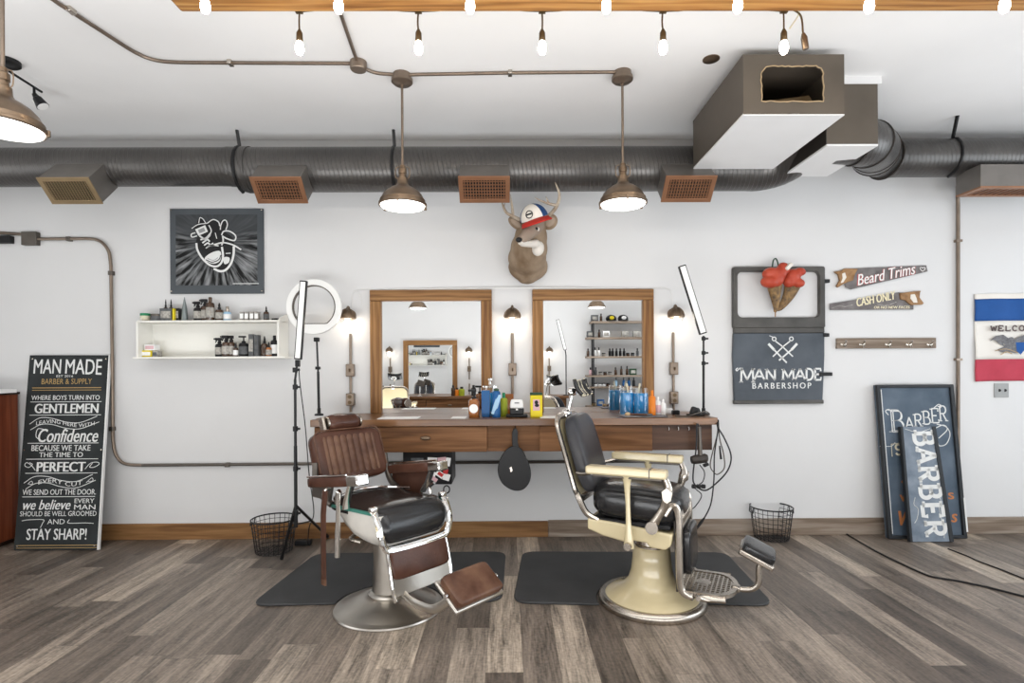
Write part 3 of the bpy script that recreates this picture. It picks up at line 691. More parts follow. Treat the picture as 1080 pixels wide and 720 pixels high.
def pendant(x, y, label, lit=True, group='bronze pendant lamps'):
    t = thing('pendant_lamp', label, 'lamp', (x, y, ZP - 0.02), group=group, world=False)
    b = ZP - 0.02
    q = lambda z: z - b
    MB().lathe([(0.058, q(ZC)), (0.058, q(ZC) - 0.03), (0.07, q(ZC) - 0.034), (0.07, q(ZC) - 0.055), (0.055, q(ZC) - 0.068), (0.012, q(ZC) - 0.074), (0.012, q(ZC) - 0.09)], (0, 0, 0), 24).build('canopy', 'conduit', t)
    MB().cyl((0, 0, q(ZC) - 0.08), (0, 0, 0.25), 0.0085, n=10).build('rod', 'conduit', t)
    MB().lathe([(0.01, 0.275), (0.018, 0.27), (0.02, 0.25), (0.026, 0.245), (0.027, 0.215), (0.022, 0.21), (0.024, 0.19), (0.033, 0.185), (0.035, 0.15)], (0, 0, 0), 20).build('socket_cap', 'bronze', t)
    for s in (-1, 1):
        MB().tube([(0.022 * s, 0, 0.262), (0.045 * s, 0, 0.25), (0.046 * s, 0, 0.20), (0.034 * s, 0, 0.18)], 0.003, 6, k=4).build('yoke', 'bronze', t)
    MB().lathe([(0.034, 0.165), (0.036, 0.15), (0.044, 0.135), (0.075, 0.118), (0.105, 0.098), (0.128, 0.072), (0.141, 0.045), (0.148, 0.04), (0.15, 0.02), (0.158, 0.016), (0.158, 0.004), (0.15, 0.0), (0.145, 0.004), (0.136, 0.05), (0.10, 0.09), (0.03, 0.13)], (0, 0, 0), 40).build('shade', 'bronze', t)
    MB().lathe([(0.146, 0.006), (0.142, -0.004), (0.10, -0.016), (0.05, -0.022), (0.002, -0.024)], (0, 0, 0), 36).build('lens', 'lens', t)
    m = MB()
    for k in range(3):
        a = k * 2 * PI / 3 + 0.5
        m.box((0.158 * math.cos(a), 0.158 * math.sin(a), 0.008), (0.016, 0.016, 0.03), RZ(a))
    m.build('clasp', 'bronze', t, bev=0.003)
    return t
q = C_(424, 80); pend = pendant(q.x, q.y, 'bronze dome pendant lamp hanging left of the deer head')
q = C_(657, 76); dup(pend, (q.x, q.y + 0.02, ZP - 0.02), label='bronze dome pendant lamp hanging right of the deer head, beside the duct box')
q = P(3, 130, 2.48); dup(pend, (q.x, q.y, ZP - 0.02), label='bronze dome pendant lamp cut by the left picture edge')
t = thing('track_light', 'small black ceiling spotlight on a bar beside the leftmost pendant lamp', 'spotlight', C_(10, 66))
MB().lathe([(0.068, 0.012), (0.068, -0.012), (0.055, -0.022), (0.01, -0.024)], C_(8, 66), 24).build('canopy', 'blackmetal', t)
b0, b1 = C_(9, 69) - V((0, 0, 0.035)), G(44, 97, ZC - 0.05)
MB().cyl(b0, b1, 0.008, n=8).build('bar', 'blackmetal', t)
h = G(36, 92, ZC - 0.05)
MB().tube([h, h - V((0, 0, 0.035)), h + V((0.005, -0.005, -0.05))], 0.008, 8).build('swivel', 'blackmetal', t)
a0, a1 = h + V((0.0, 0, -0.045)), h + V((0.05, 0.01, -0.125))
MB().tube([a0, a0.lerp(a1, 0.3), a0.lerp(a1, 0.35), a1], [0.014, 0.02, 0.026, 0.038], 16).build('spot_head', 'blackmetal', t)
MB().cyl(a1, a1 + (a1 - a0) * 0.03, 0.034, n=16).build('spot_lens', 'white', t)
q = G(750, 62, ZC)
MB().lathe([(0.052, 0), (0.052, -0.006), (0.04, -0.012), (0.002, -0.013)], q, 24).solo('round_cover', 'bronze', 'small round brown cover disc on the bare ceiling left of the duct box', 'cover')
# ------------------------------------------------------------------ things on the far wall
FZ = lambda px, py, dep=0.0: P(px, py, YW - dep)
def rect_on_wall(m, x0, y0, x1, y1, d0, d1):
    a, b = FZ(x0, y1, d1), FZ(x1, y0, d1)
    return m.span((a.x, YW - d0, a.z), (b.x, YW - d1, b.z))
# wall conduits
t = thing('wall_conduit', 'bent dark conduit pipe dropping from a box down the left wall and under the counter', 'conduit', FZ(118, 490, 0.02))
bx = MB(); rect_on_wall(bx, 22, 244, 38, 258, 0, 0.045); bx.build('junction_box', 'grey_metal', t, bev=0.003)
w = [FZ(x, y, 0.025) for x, y in ((38, 252), (90, 251.5), (101, 252.5), (109, 257), (115, 266), (117, 280), (118.5, 380), (119, 462), (121, 476), (126, 485), (134, 489.5), (150, 490.5))]
MB().tube(w[:2], 0.013, 8).build('pipe', 'conduit', t); MB().tube(w[1:6], 0.013, 8, k=4).build('pipe', 'conduit', t)
MB().tube(w[5:8], 0.013, 8).build('pipe', 'conduit', t); MB().tube(w[7:], 0.013, 8, k=4).build('pipe', 'conduit', t)
MB().tube([w[-1], FZ(430, 488, 0.025), FZ(716, 486, 0.025)], 0.013, 8).build('pipe', 'grey_metal', t)
for q in ((73, 252), (117.5, 288), (118.5, 452), (240, 490)): MB().box(FZ(*q, 0.02), (0.036, 0.04, 0.036)).build('pipe_strap', 'grey_metal', t, bev=0.004)
MB().tube([FZ(24, 247, 0.02), FZ(-40, 243, 0.02)], 0.013, 8).build('pipe', 'conduit', t)
m = MB(); rect_on_wall(m, -30, 248, 10, 256, 0, 0.05); m.solo('outlet_box', 'black', 'small black box on the wall below the conduit, cut by the left edge', 'box', bev=0.005)
m = MB().tube([FZ(1010, 196, 0.09), FZ(1010, 206, 0.05), FZ(1010.5, 216, 0.02), FZ(1010.5, 400, 0.02), FZ(1010.5, 540, 0.02)], 0.014, 8)
for q in ((1010.5, 254), (1010.5, 379)): m.box(FZ(*q, 0.018), (0.05, 0.036, 0.02))
m.solo('wall_conduit', 'conduit', 'straight vertical conduit pipe between the hook rail and the welcome flag', 'conduit')
m = MB(); rect_on_wall(m, 1049, 404, 1064, 419, 0, 0.008)
t = thing('wall_outlet', 'square double wall outlet below the welcome flag', 'outlet', FZ(1056, 419)); m.build('cover_plate', 'sandgrey', t, bev=0.002)
for x in (1054, 1060): MB().cyl(FZ(x, 411.5, 0.008), FZ(x, 411.5, 0.011), 0.012, n=12).build('socket', 'blackmetal', t)

# painted black panel with sneakers
a, b = FZ(181, 310), FZ(278.5, 220.5)
pw, ph = b.x - a.x, b.z - a.z
t = thing('wall_painting', 'square black panel painted with a pair of laced shoes, above the white shelf', 'painting', (a.x + pw / 2, YW, a.z))
ray_m = mat('painted streaks', (0.04, 0.045, 0.05), 0.55)
N, L = nod(ray_m); bb = N['Principled BSDF']; tc = N.new('ShaderNodeTexCoord'); sp = N.new('ShaderNodeSeparateXYZ'); L.new(tc.outputs['Object'], sp.inputs[0])
def mth(op, *ar):
    n = N.new('ShaderNodeMath'); n.operation = op
    for i, v in enumerate(ar):
        if isinstance(v, (int, float)): n.inputs[i].default_value = v
        else: L.new(v, n.inputs[i])
    return n.outputs[0]
dz = mth('SUBTRACT', sp.outputs[2], ph * 0.62)
ang_ = mth('ARCTAN2', sp.outputs[0], mth('MULTIPLY', dz, -1.0)); rad_ = mth('SQRT', mth('ADD', mth('POWER', sp.outputs[0], 2), mth('POWER', dz, 2)))
cbn = N.new('ShaderNodeCombineXYZ'); L.new(mth('MULTIPLY', ang_, 7.0), cbn.inputs[0]); L.new(mth('MULTIPLY', rad_, 3.0), cbn.inputs[1])
ns = N.new('ShaderNodeTexNoise'); ns.inputs['Scale'].default_value = 1.6; ns.inputs['Detail'].default_value = 6; L.new(cbn.outputs[0], ns.inputs['Vector'])
mask = mth('MULTIPLY', mth('SMOOTH_MIN', mth('MAXIMUM', mth('MULTIPLY', mth('SUBTRACT', rad_, 0.1), 5.0), 0.0), 1.0, 0.1), mth('MAXIMUM', mth('SUBTRACT', 1.0, mth('MULTIPLY', mth('MAXIMUM', dz, 0.0), 9.0)), 0.1))
rp = N.new('ShaderNodeValToRGB'); rp.color_ramp.elements[0].position = 0.42; rp.color_ramp.elements[1].position = 0.72; rp.color_ramp.elements[1].color = (0.30, 0.31, 0.32, 1)
L.new(ns.outputs['Fac'], rp.inputs[0])
mxx = N.new('ShaderNodeMix'); mxx.data_type = 'RGBA'; mxx.inputs[6].default_value = (0.05, 0.055, 0.06, 1); L.new(mask, mxx.inputs[0]); L.new(rp.outputs[0], mxx.inputs[7]); L.new(mxx.outputs[2], bb.inputs['Base Color'])
MB().span((a.x, YW, a.z), (b.x, YW - 0.02, b.z)).build('panel', 'panel', t, bev=0.002)
MB().span((a.x + .05, YW - 0.02, a.z + .07), (b.x - .05, YW - 0.0215, b.z - .05)).build('painted_ground', ray_m, t)
o = V((a.x, YW - 0.022, b.z)); S1 = pw / 708.0
W2 = lambda pts: [((x - 14) * S1, -(y - 38) * S1) for x, y in pts]
def blob(m, pts, lay=0): m.prism(W2(pts), o - V((0, 0.0004 * lay, 0)), EX, EZ, 0.0004)
def c2(pts, k=5, closed=False): return [(p.x, p.y) for p in spline([(x, y, 0) for x, y in pts], k, closed)]
dk, wh, gy = MB(), MB(), MB()
K['grey_paint'] = mat('grey paint', (.28, .29, .29), .7)
outl2 = c2([(400, 130), (440, 125), (452, 165), (430, 210), (490, 260), (500, 330), (490, 420), (455, 500), (400, 522), (340, 500), (300, 440), (330, 300), (360, 200)], 5, True)
outl1 = c2([(240, 105), (270, 120), (300, 150), (345, 122), (390, 150), (395, 240), (412, 320), (420, 400), (385, 480), (340, 488), (280, 440), (230, 360), (212, 300), (225, 240), (200, 190), (220, 150)], 5, True)
blob(dk, outl2, 0); blob(dk, outl1, 2)
def lin(m, pts, w, lay): m.stroke(W2(c2(pts)), w * S1, o - V((0, 0.0004 * lay, 0)), EX, EZ, 0.0004)
lin(wh, [(500, 325), (497, 390), (478, 455), (440, 503), (395, 515), (345, 495)], 17, 1)
blob(wh, c2([(428, 408), (466, 412), (462, 448), (432, 462), (420, 440)], 4, True), 1)
lin(wh, [(438, 380), (475, 378)], 6, 1); lin(wh, [(398, 200), (402, 165), (418, 132), (440, 128), (452, 160), (440, 200)], 8, 1)
lin(wh, [(216, 300), (224, 352), (262, 418), (318, 468), (370, 478), (405, 450), (418, 400), (410, 330)], 15, 3)
blob(wh, c2([(280, 412), (330, 374), (388, 360), (404, 385), (392, 438), (345, 458), (292, 438)], 5, True), 4)
lin(dk, [(288, 428), (335, 446), (385, 428), (402, 392)], 7, 5); lin(gy, [(300, 418), (345, 432), (380, 412)], 5, 5)
blob(wh, c2([(208, 196), (284, 164), (304, 214), (232, 245)], 1, True), 4); blob(gy, c2([(230, 200), (274, 182), (286, 210), (240, 226)], 1, True), 5)
for pts, w_ in (([(240, 245), (285, 272), (318, 245)], 12), ([(248, 275), (290, 262), (325, 225)], 12), ([(262, 300), (300, 275), (318, 290)], 12), ([(275, 318), (305, 300), (330, 318), (400, 300), (440, 300), (500, 318), (556, 352)], 11),
    ([(408, 240), (425, 212), (470, 212), (514, 245), (505, 282), (450, 268), (418, 250)], 10), ([(415, 245), (420, 285), (408, 318)], 11), ([(210, 222), (180, 232), (184, 255), (222, 246)], 8), ([(288, 340), (330, 318), (385, 322)], 9),
    ([(300, 150), (345, 122), (385, 140), (395, 172)], 8), ([(182, 190), (230, 160), (300, 150)], 6), ([(235, 150), (245, 108), (268, 118), (288, 148)], 6), ([(312, 165), (330, 205), (318, 250)], 8), ([(360, 222), (372, 268)], 6), ([(300, 330), (345, 300)], 8)):
    lin(wh, pts, w_, 6)
gy.build('grey_paint', 'grey_paint', t)
wh.build('white_paint', 'chalk', t); dk.build('black_paint', 'black', t)
for x in (0.012, pw - 0.012):
    for z in (0.02, ph - 0.012): MB().cyl((a.x + x, YW - 0.02, a.z + z), (a.x + x, YW - 0.025, a.z + z), 0.006, n=10).build('screw', 'nickel', t)
m = MB(); m.stroke([(0.5, 0), (0.72, 0)], 0.006, (a.x + .03, YW - .022, a.z + .083), EX, EZ, .0005); m.build('signature', 'chalk', t)

# white wall shelf and its bottles
SD = 0.20
sa, sb = FZ(143.5, 377.5, SD), FZ(296, 339.5, SD)
x0, x1 = sa.x, FZ(307, 377, 0).x
zb, zt = FZ(220, 378, SD).z, FZ(220, 339.5, SD).z
t = thing('wall_shelf', 'white painted two-level wall shelf holding hair products below the shoe painting', 'shelf', ((x0 + x1) / 2, YW, zb))
MB().span((x0 - 0.03, YW, zb), (x1 + 0.02, YW - SD, zb + 0.016)).build('bottom_board', 'shelf_white', t, bev=0.003)
MB().span((x0, YW, zt), (x1 - 0.02, YW - SD + .01, zt + 0.016)).build('top_board', 'shelf_white', t, bev=0.003)
MB().span((x0, YW, zb + .016), (x1 - .02, YW - 0.008, zt)).build('back_board', 'shelf_white', t)
for x in (x0, x1 - 0.036):
    MB().prism([(0, 0), (SD, 0), (SD, zt - zb - .01), (SD - .05, zt - zb + .03), (0.04, zt - zb + 0.06), (0, zt - zb + 0.06)], (x, YW, zb + .012), (0, -1, 0), EZ, -0.016).build('side_board', 'shelf_white', t, bev=0.002)
YS = YW - 0.11
def base_at(px, z, y=YS): return V((P(px, 388, y).x, y, z))
def bottle(px, z, y, r, h, m, name, label, cat='bottle', cap=None, capm='black', lab=None, kind='plain', group=None):
    c = V((P(px, 360, y).x, y, z))
    t = thing(name, label, cat, c, group=group, world=False)
    if kind == 'jar':
        MB().lathe([(r * .96, 0), (r, .004), (r, h * .66), (r * .95, h * .7)], n=20).build('body', m, t)
        MB().lathe([(r * 1.02, h * .68), (r * 1.02, h * .97), (r * .95, h)], n=20).build('lid', capm, t)
        return t
    nh = h * .64 if kind != 'tall' else h * .78
    MB().lathe([(r * .94, 0), (r, .004), (r, nh - r * .5), (r * .8, nh - r * .12), (r * .38, nh), (r * .36, nh + h * .05)], n=18).build('body', m, t)
    if lab: MB().lathe([(r * 1.01, nh * .18), (r * 1.01, nh * .72)], n=18).build('label_band', lab, t)
    if kind == 'spray':
        b = MB(); b.lathe([(r * .45, nh), (r * .45, nh + h * .08), (r * .3, nh + h * .12)], n=12)
        b.box((-r * .25, 0, h * .86), (r * 1.5, r * .6, h * .13)); b.box((-r * 1.15, 0, h * .87), (r * .5, r * .4, h * .07)); b.box((-r * .8, 0, h * .76), (r * .22, r * .3, h * .16), RY(.4))
        b.box((0, 0, h * .77), (r * .5, r * .5, h * .14))
        b.build('trigger_head', capm, t, bev=.002)
    elif kind == 'pump':
        b = MB(); b.lathe([(r * .42, nh), (r * .42, nh + h * .07), (r * .15, nh + h * .09), (r * .15, h * .88)], n=12); b.box((-r * .3, 0, h * .92), (r * 1.5, r * .5, h * .08))
        b.build('pump_head', capm, t, bev=.002)
    elif kind == 'dropper':
        MB().lathe([(r * .42, nh), (r * .42, nh + h * .1), (r * .26, nh + h * .12), (r * .3, nh + h * .22), (r * .1, h)], n=12).build('dropper_cap', capm, t)
    else:
        MB().lathe([(r * .42, nh), (r * .42, h * .97), (r * .34, h)], n=14).build('cap', capm, t)
    return t
def carton(px, z, y, w, h, dp, m, name, label, cat='box', lab=None, group=None, rot=0.0):
    c = V((P(px, 360, y).x, y, z))
    t = thing(name, label, cat, c, rot, group=group, world=False)
    MB().box((0, 0, h / 2), (w, dp, h)).build('body', m, t, bev=.002)
    if lab: MB().box((0, -dp / 2 - .0006, h * .5), (w * .8, .001, h * .55)).build('label_panel', lab, t)
    return t
zt2, zb2 = zt + .016, zb + .016
bottle(153.5, zt2, YS, .038, .066, 'creamjar', 'product_jar', 'green-lidded jar at the left end of the white shelf top', 'jar', capm='green', kind='jar')
bottle(165, zt2, YS, .042, .06, 'greybox', 'product_jar', 'low dark grey tin between the green-lidded jar and the black carton', 'jar', capm='grey_metal', kind='jar')
carton(177.5, zt2, YS + .01, .10, .105, .07, 'greybox', 'product_carton', 'wide black carton under two dropper tops on the white shelf top', lab='tinpale')
bottle(175, zt2, YS + .062, .018, .19, 'brownglass', 'dropper_bottle', 'left of the two dropper bottles showing above the black carton', kind='dropper')
bottle(180.7, zt2, YS + .062, .018, .19, 'brownglass', 'dropper_bottle', 'right of the two dropper bottles showing above the black carton', kind='dropper')
carton(184.3, zt2, YS - .03, .014, .10, .04, 'yellow', 'product_carton', 'slim yellow carton beside the wide black carton')
carton(188, zt2, YS, .04, .105, .05, 'black', 'product_carton', 'narrow black carton between the yellow carton and the steel cone', lab='tinpale')
MB().lathe([(.027, 0), (.027, .01), (.02, .1), (.002, .2)], base_at(195, zt2), 16).solo('steel_cone', 'steelblade', 'tall grey pointed cone standing on the white shelf top', 'cone')
bottle(209, zt2, YS, .033, .175, 'black', 'spray_bottle', 'black spray bottle, leftmost of the sprayers on the white shelf top', kind='spray', lab='tinpale')
bottle(216.5, zt2, YS + .02, .034, .2, 'brownglass', 'spray_bottle', 'tallest brown spray bottle in the middle of the white shelf top', kind='spray', lab='tinpale')
bottle(222, zt2, YS - .02, .033, .195, 'brownglass', 'tall_can', 'tall brown can touching the tallest spray bottle on the shelf top', 'can', lab='tinpale', kind='tall', capm='brownglass')
bottle(231.5, zt2, YS, .032, .15, 'brownglass', 'pump_bottle', 'single brown bottle with pale label left of the blue-labelled bottle', kind='dropper', lab='tinpale')
bottle(240, zt2, YS, .031, .12, 'lightblue', 'small_bottle', 'pale blue bottle on the white shelf top', lab='white', capm='nickel')
for k, (px, w_) in enumerate(((256, 'leftmost'), (261, 'second'), (266.5, 'third'), (271.5, 'rightmost'))):
    carton(px, zt2, YS, .034, .075, .04, 'tinpale', 'product_carton', w_ + ' of four small pale cartons in a row on the white shelf top', lab='paper', group='small pale cartons in a row')
bottle(281, zt2, YS, .022, .12, 'brownglass', 'dropper_bottle', 'lone dark dropper bottle right of the four pale cartons', kind='dropper', lab='greybox')
MB().tube([base_at(287, zt2 + .012), base_at(295, zt2 + .014)], .008, 8).solo('hair_clip', 'blackmetal', 'tiny dark clip lying at the right end of the white shelf top', 'clip')
carton(156.5, zb2, YS, .10, .055, .08, 'yellow', 'product_carton', 'yellow carton at the left end of the lower shelf', lab='paper')
carton(166, zb2, YS, .04, .05, .07, 'tinpale', 'product_carton', 'small pale carton right of the yellow one on the lower shelf', lab='greybox')
carton(160.5, zb2 + .0552, YS, .085, .048, .07, 'paper', 'product_carton', 'white and red carton stacked on the yellow carton', lab='pink')
for px, l_, hh, mm in ((231.5, 'left', .17, 'black'), (238.5, 'middle', .19, 'brownglass'), (244, 'right', .19, 'brownglass')):
    bottle(px, zb2, YS + (0 if l_ != 'middle' else -.02), .034, hh, mm, 'spray_bottle', l_ + ' one of three trigger spray bottles on the lower shelf', kind='spray', lab='tinpale')
bottle(248.5, zb2, YS - .03, .02, .115, 'brownglass', 'small_bottle', 'small brown bottle with white label beside the lower spray bottles', lab='paper')
bottle(257, zb2, YS, .038, .18, 'black', 'pump_bottle', 'white-collared pump bottle with dark label on the lower shelf', kind='pump', lab='greybox')
carton(266, zb2, YS, .042, .185, .05, 'greybox', 'product_carton', 'left of two tall grey cartons on the lower shelf', lab='tinpale')
carton(271.5, zb2, YS, .035, .18, .05, 'greybox', 'product_carton', 'right of two tall grey cartons on the lower shelf')
bottle(279, zb2, YS, .028, .17, 'brownglass', 'dropper_bottle', 'taller dark brown bottle right of the grey cartons on the lower shelf', kind='dropper')
bottle(283.5, zb2, YS - .03, .024, .12, 'amber', 'small_bottle', 'shorter amber bottle in front of the taller dark brown one', lab='tinpale', kind='dropper')
bottle(289.5, zb2, YS, .03, .175, 'black', 'spray_can', 'black spray can at the right end of the lower shelf', 'can', kind='tall', lab='paper')

# deer head with a cap
def Dp(px, py, dep): return P(px, py, YW - dep)
dr = thing('mounted_deer_head', 'mounted deer head with antlers on the wall between the pendant lamps', 'deer head', (P(560, 300).x, YW, P(560, 302).z))
m = MB(); u = 0.0077
def el(px, py, dep, rx, ry, rz, R=None): m.ell(Dp(px, py, dep), (rx * u, ry * u, rz * u), R)
el(557, 281, .06, 22, 14, 17); el(556, 272, .14, 21, 17, 18); el(558, 262, .2, 20, 17, 20); el(560, 250, .24, 17.5, 16, 18); el(562, 240, .27, 14, 14, 14)
el(556, 293, .05, 11, 9, 7); el(548, 284, .05, 10, 9, 7); el(568, 284, .05, 10, 9, 8)
el(565, 235, .31, 10.5, 11, 10); el(561, 240, .36, 9, 10, 8.5); el(556, 246, .42, 6.8, 9, 6); el(551, 251, .47, 5.0, 8, 4.6); el(549.5, 253, .5, 4.2, 6, 4.2)
body = m.build('body', 'fur', dr, remesh=0.012, smooth=8)
m = MB(); el(567.5, 262, .335, 6.5, 5, 8.0, RY(.2)); el(565, 257, .37, 5, 5, 4.5); m.tube([Dp(549.5, 257, .525), Dp(554, 257.2, .485), Dp(559, 257, .44), Dp(565, 257, .39)], [.02, .024, .028, .034], 14, k=2)
m.build('throat_patch', 'furwhite', dr, remesh=0.008, smooth=4)
m = MB(); m.tube([Dp(565, 236, .36), Dp(561.5, 241.5, .415), Dp(557, 246.5, .46), Dp(552.5, 250.8, .505), Dp(549, 253.2, .535)], [.074, .062, .05, .040, .033], 20, k=3); el(549, 253.4, .533, 4.2, 3, 4)
m.build('face_fur', 'furgrey', dr, remesh=0.008, smooth=4)
m = MB(); m.tube([Dp(548, 255.8, .55), Dp(552, 256.2, .52), Dp(556, 255, .49)], [.016, .017, .012], 12, k=2); m.build('white_lip', 'furwhite', dr)
m = MB(); el(547.3, 252.8, .56, 3.2, 2.4, 2.6); m.build('nose', 'black', dr)
m = MB(); el(565.2, 241.6, .445, 3.8, 2.6, 3.0); m.build('eye_patch', 'furwhite', dr); m = MB(); el(565, 241.2, .463, 2.5, 1.8, 1.8); m.build('eye', 'black', dr)
for tip, root, wd_ in (((537.5, 230.5, .3), (551, 241, .3), 5), ((585, 228, .28), (575, 240, .28), 7.5)):
    a_, b_ = Dp(*tip), Dp(*root); ax = (a_ - b_); c_ = (a_ + b_) / 2
    ang = math.atan2(ax.z, ax.x)
    e = MB().sq(c_, (ax.length * 1.15, .035, wd_ * 2 * u), 1, 1, RY(-ang)).build('ear', 'fur', dr)
    MB().sq(c_ - V((0, .016, 0)), (ax.length * .8, .02, wd_ * 1.2 * u), 1, 1, RY(-ang)).build('inner_ear', 'furpale', e)
an = MB()
an.tube([Dp(549, 232, .32), Dp(541, 228, .34), Dp(534, 224, .36), Dp(530.5, 217, .4), Dp(529.3, 212, .43)], [.016, .015, .012, .008, .003], 8, k=4)
an.tube([Dp(534, 224, .36), Dp(531.5, 218, .38), Dp(532.8, 214, .38)], [.01, .007, .002], 8, k=4); an.tube([Dp(541, 226, .34), Dp(539.8, 216, .37), Dp(538.5, 205, .4)], [.013, .009, .002], 8, k=4)
an.build('antler', 'antler', dr)
an = MB()
an.tube([Dp(576, 230, .3), Dp(584, 222, .33), Dp(588.5, 214, .36), Dp(590, 205, .38), Dp(587.5, 197, .4), Dp(585.2, 192, .42)], [.016, .016, .014, .011, .008, .003], 8, k=4)
an.tube([Dp(587, 216.5, .35), Dp(578, 214.5, .38), Dp(570, 211.5, .42), Dp(564, 208, .45)], [.013, .011, .008, .002], 8, k=4); an.tube([Dp(579, 214.5, .38), Dp(577.5, 211, .39), Dp(575.7, 207, .4)], [.009, .006, .002], 8, k=4)
an.build('antler', 'antler', dr)
cp = thing('baseball_cap', 'white, blue and red trucker cap worn by the mounted deer', 'cap', Dp(563, 238, .34))
cc = Dp(563.5, 230.5, .385); Rc = RY(-.32) @ RX(.28)
def dome(u_, v_):
    a_ = u_ * 2 * PI; t_ = v_ * PI / 2
    return cc + Rc @ V((math.cos(t_) * math.cos(a_) * .112, math.cos(t_) * math.sin(a_) * .125, math.sin(t_) * .115))
cm = MB()
n_u, n_v = 24, 8
for i in range(n_u):
    am = (i + .5) / n_u * 360
    cm.mi = 1 if (am > 305 or am < 60) else 0
    if 60 <= am < 190: cm.mi = 1
    cm.surf(lambda a_, b_, i=i: dome((i + a_) / n_u, b_ * .99), 1, n_v)
cm.build('crown', ['capwhite', 'capblue'], cp)
def brim(u_, v_):
    a_ = math.radians(180 + 14 + u_ * 152); k_ = 1 + .42 * v_ * math.sin(PI * u_) ** .55
    return cc + Rc @ V((math.cos(a_) * .117 * k_, math.sin(a_) * .13 * (1 + .75 * v_ * math.sin(PI * u_) ** .55), .004 - .03 * v_ - .018 * (abs(u_ - .5) * 2) ** 2))
bm_ = MB().surf(brim, 18, 4).build('brim', 'capred', cp); sl = bm_.modifiers.new('thick', 'SOLIDIFY'); sl.thickness = .006
em = MB(); ec = math.radians(246)
def onc(a_, t_): return cc + Rc @ V((math.cos(t_) * math.cos(a_) * .114, math.cos(t_) * math.sin(a_) * .127, math.sin(t_) * .117))
ring = [onc(ec + .26 * math.cos(k * PI / 10), .42 + .25 * math.sin(k * PI / 10)) for k in range(20)]
em.tube(ring, .004, 5, closed=True); em.tube([onc(ec - .2, .42), onc(ec + .2, .42)], .008, 5)
em.build('emblem', 'blackmetal', cp)

# hanging truck door with lettering
dx0, dx1 = FZ(771.5, 350).x, FZ(867.5, 350).x; dz0, dz1 = FZ(820, 425.5).z, FZ(820, 282).z; dw, dh = dx1 - dx0, dz1 - dz0
D1 = 0.06
t = thing('vehicle_door', 'old grey vehicle door with painted barbershop lettering hung on the wall', 'door', ((dx0 + dx1) / 2, YW, dz0))
o = V((dx0, YW, dz0)); yy = lambda py: FZ(820, py).z - dz0; xx = lambda px: FZ(px, 350).x - dx0
def rrect(x0, z0, x1, z1, r, n=5):
    return arc2(x1 - r, z1 - r, r, r, 0, 90, n) + arc2(x0 + r, z1 - r, r, r, 90, 180, n) + arc2(x0 + r, z0 + r, r, r, 180, 270, n) + arc2(x1 - r, z0 + r, r, r, 270, 360, n)
zwin = yy(346)
MB().frame(rrect(0, zwin, dw, dh, .015), rrect(xx(776), yy(335), xx(862), yy(287), .045), o, EX, EZ, D1 * .75).build('window_surround', 'door_rim', t, bev=.006)
pm = MB(); pm.span(o + V((0.008, 0, yy(351.5))), o + V((dw - .004, -D1 * .7, zwin + .006))); pm.build('belt_rail', 'door_rim', t, bev=.008)
pan = MB().prism([(0.01, 0), (dw - .02, 0), (dw, yy(375)), (dw, yy(351)), (0.005, yy(351)), (-.002, yy(375))], o, EX, EZ, D1 * .55).build('door_panel', 'slate', t, bev=.008)
MB().span(o + V((.004, 0, 0)), o + V((dw - .012, -D1 * .62, yy(421.5)))).build('bottom_flange', 'door_rim', t, bev=.005)
for py, hl in ((297, .06), (353.5, .05), (394.5, .085)):
    z = yy(py); MB().span(o + V((dw - (.05 if hl > .08 else .012), -.008, z - .016)), o + V((dw + hl * .7, -D1 * .75, z + .014))).build('hinge', 'blackmetal', t, bev=.004)
lt = MB(); oo = o + V((xx(778), -D1 * .55, yy(400.5))); W = xx(863) - xx(778)
def widths(s): return s
px_ = W / 8.15
pos = [0, 14.5, 26.5, 44, 57.5, 68.5, 77.5]; lw_ = [16, 12.5, 12.5, 14, 12, 9.5, 8.5]
for ch, p_, l_ in zip('MANMADE', pos, lw_):
    big = ch == 'M' and p_ == 0
    slab(lt, ch, oo + EX * (p_ * W / 85.) - EZ * (.02 if big else 0), EX, EZ, l_ * W / 85., .094 + (.025 if big else 0), 1, .016, .24, .001, sth=.008)
lt.stroke(c2([(-.015, .105), (-.03, .09), (-.02, .08), (.0, .1), (.03, .1)]), .008, oo, EX, EZ, .001)
lt.build('name_lettering', 'chalk', t)
lt = MB(); text(lt, 'BARBERSHOP', o + V((xx(791.5), -D1 * .55, yy(409.5))), EX, EZ, xx(853) - xx(791.5), .05, bold=.012, spacing=1.35); lt.build('word_lettering', 'chalk', t)
em = MB(); eo = o + V((0, -D1 * .55, 0)); E_ = lambda px, py: (xx(px), yy(py))
for s in (1, -1):
    f = lambda px, py: E_(823.5 + s * (px - 823.5), py)
    em.stroke([f(808.5, 362.5), f(814.5, 369)], .021, eo, EX, EZ, .001); em.stroke([f(814, 368.5), f(827.5, 382.5 if s > 0 else 380)], .013, eo, EX, EZ, .001)
    em.stroke([f(816, 360), f(822, 364.5), f(834, 376)], .011, eo, EX, EZ, .0012)
    em.stroke([(xx(823.5 + s * -9) + .016 * math.cos(k * PI / 8), yy(357.5) + .016 * math.sin(k * PI / 8)) for k in range(17)], .008, eo, EX, EZ, .0012)
    if s > 0: em.stroke([f(813, 355.5), f(809.5, 354)], .006, eo, EX, EZ, .001)
em.build('crossed_tools_emblem', 'chalk', t)

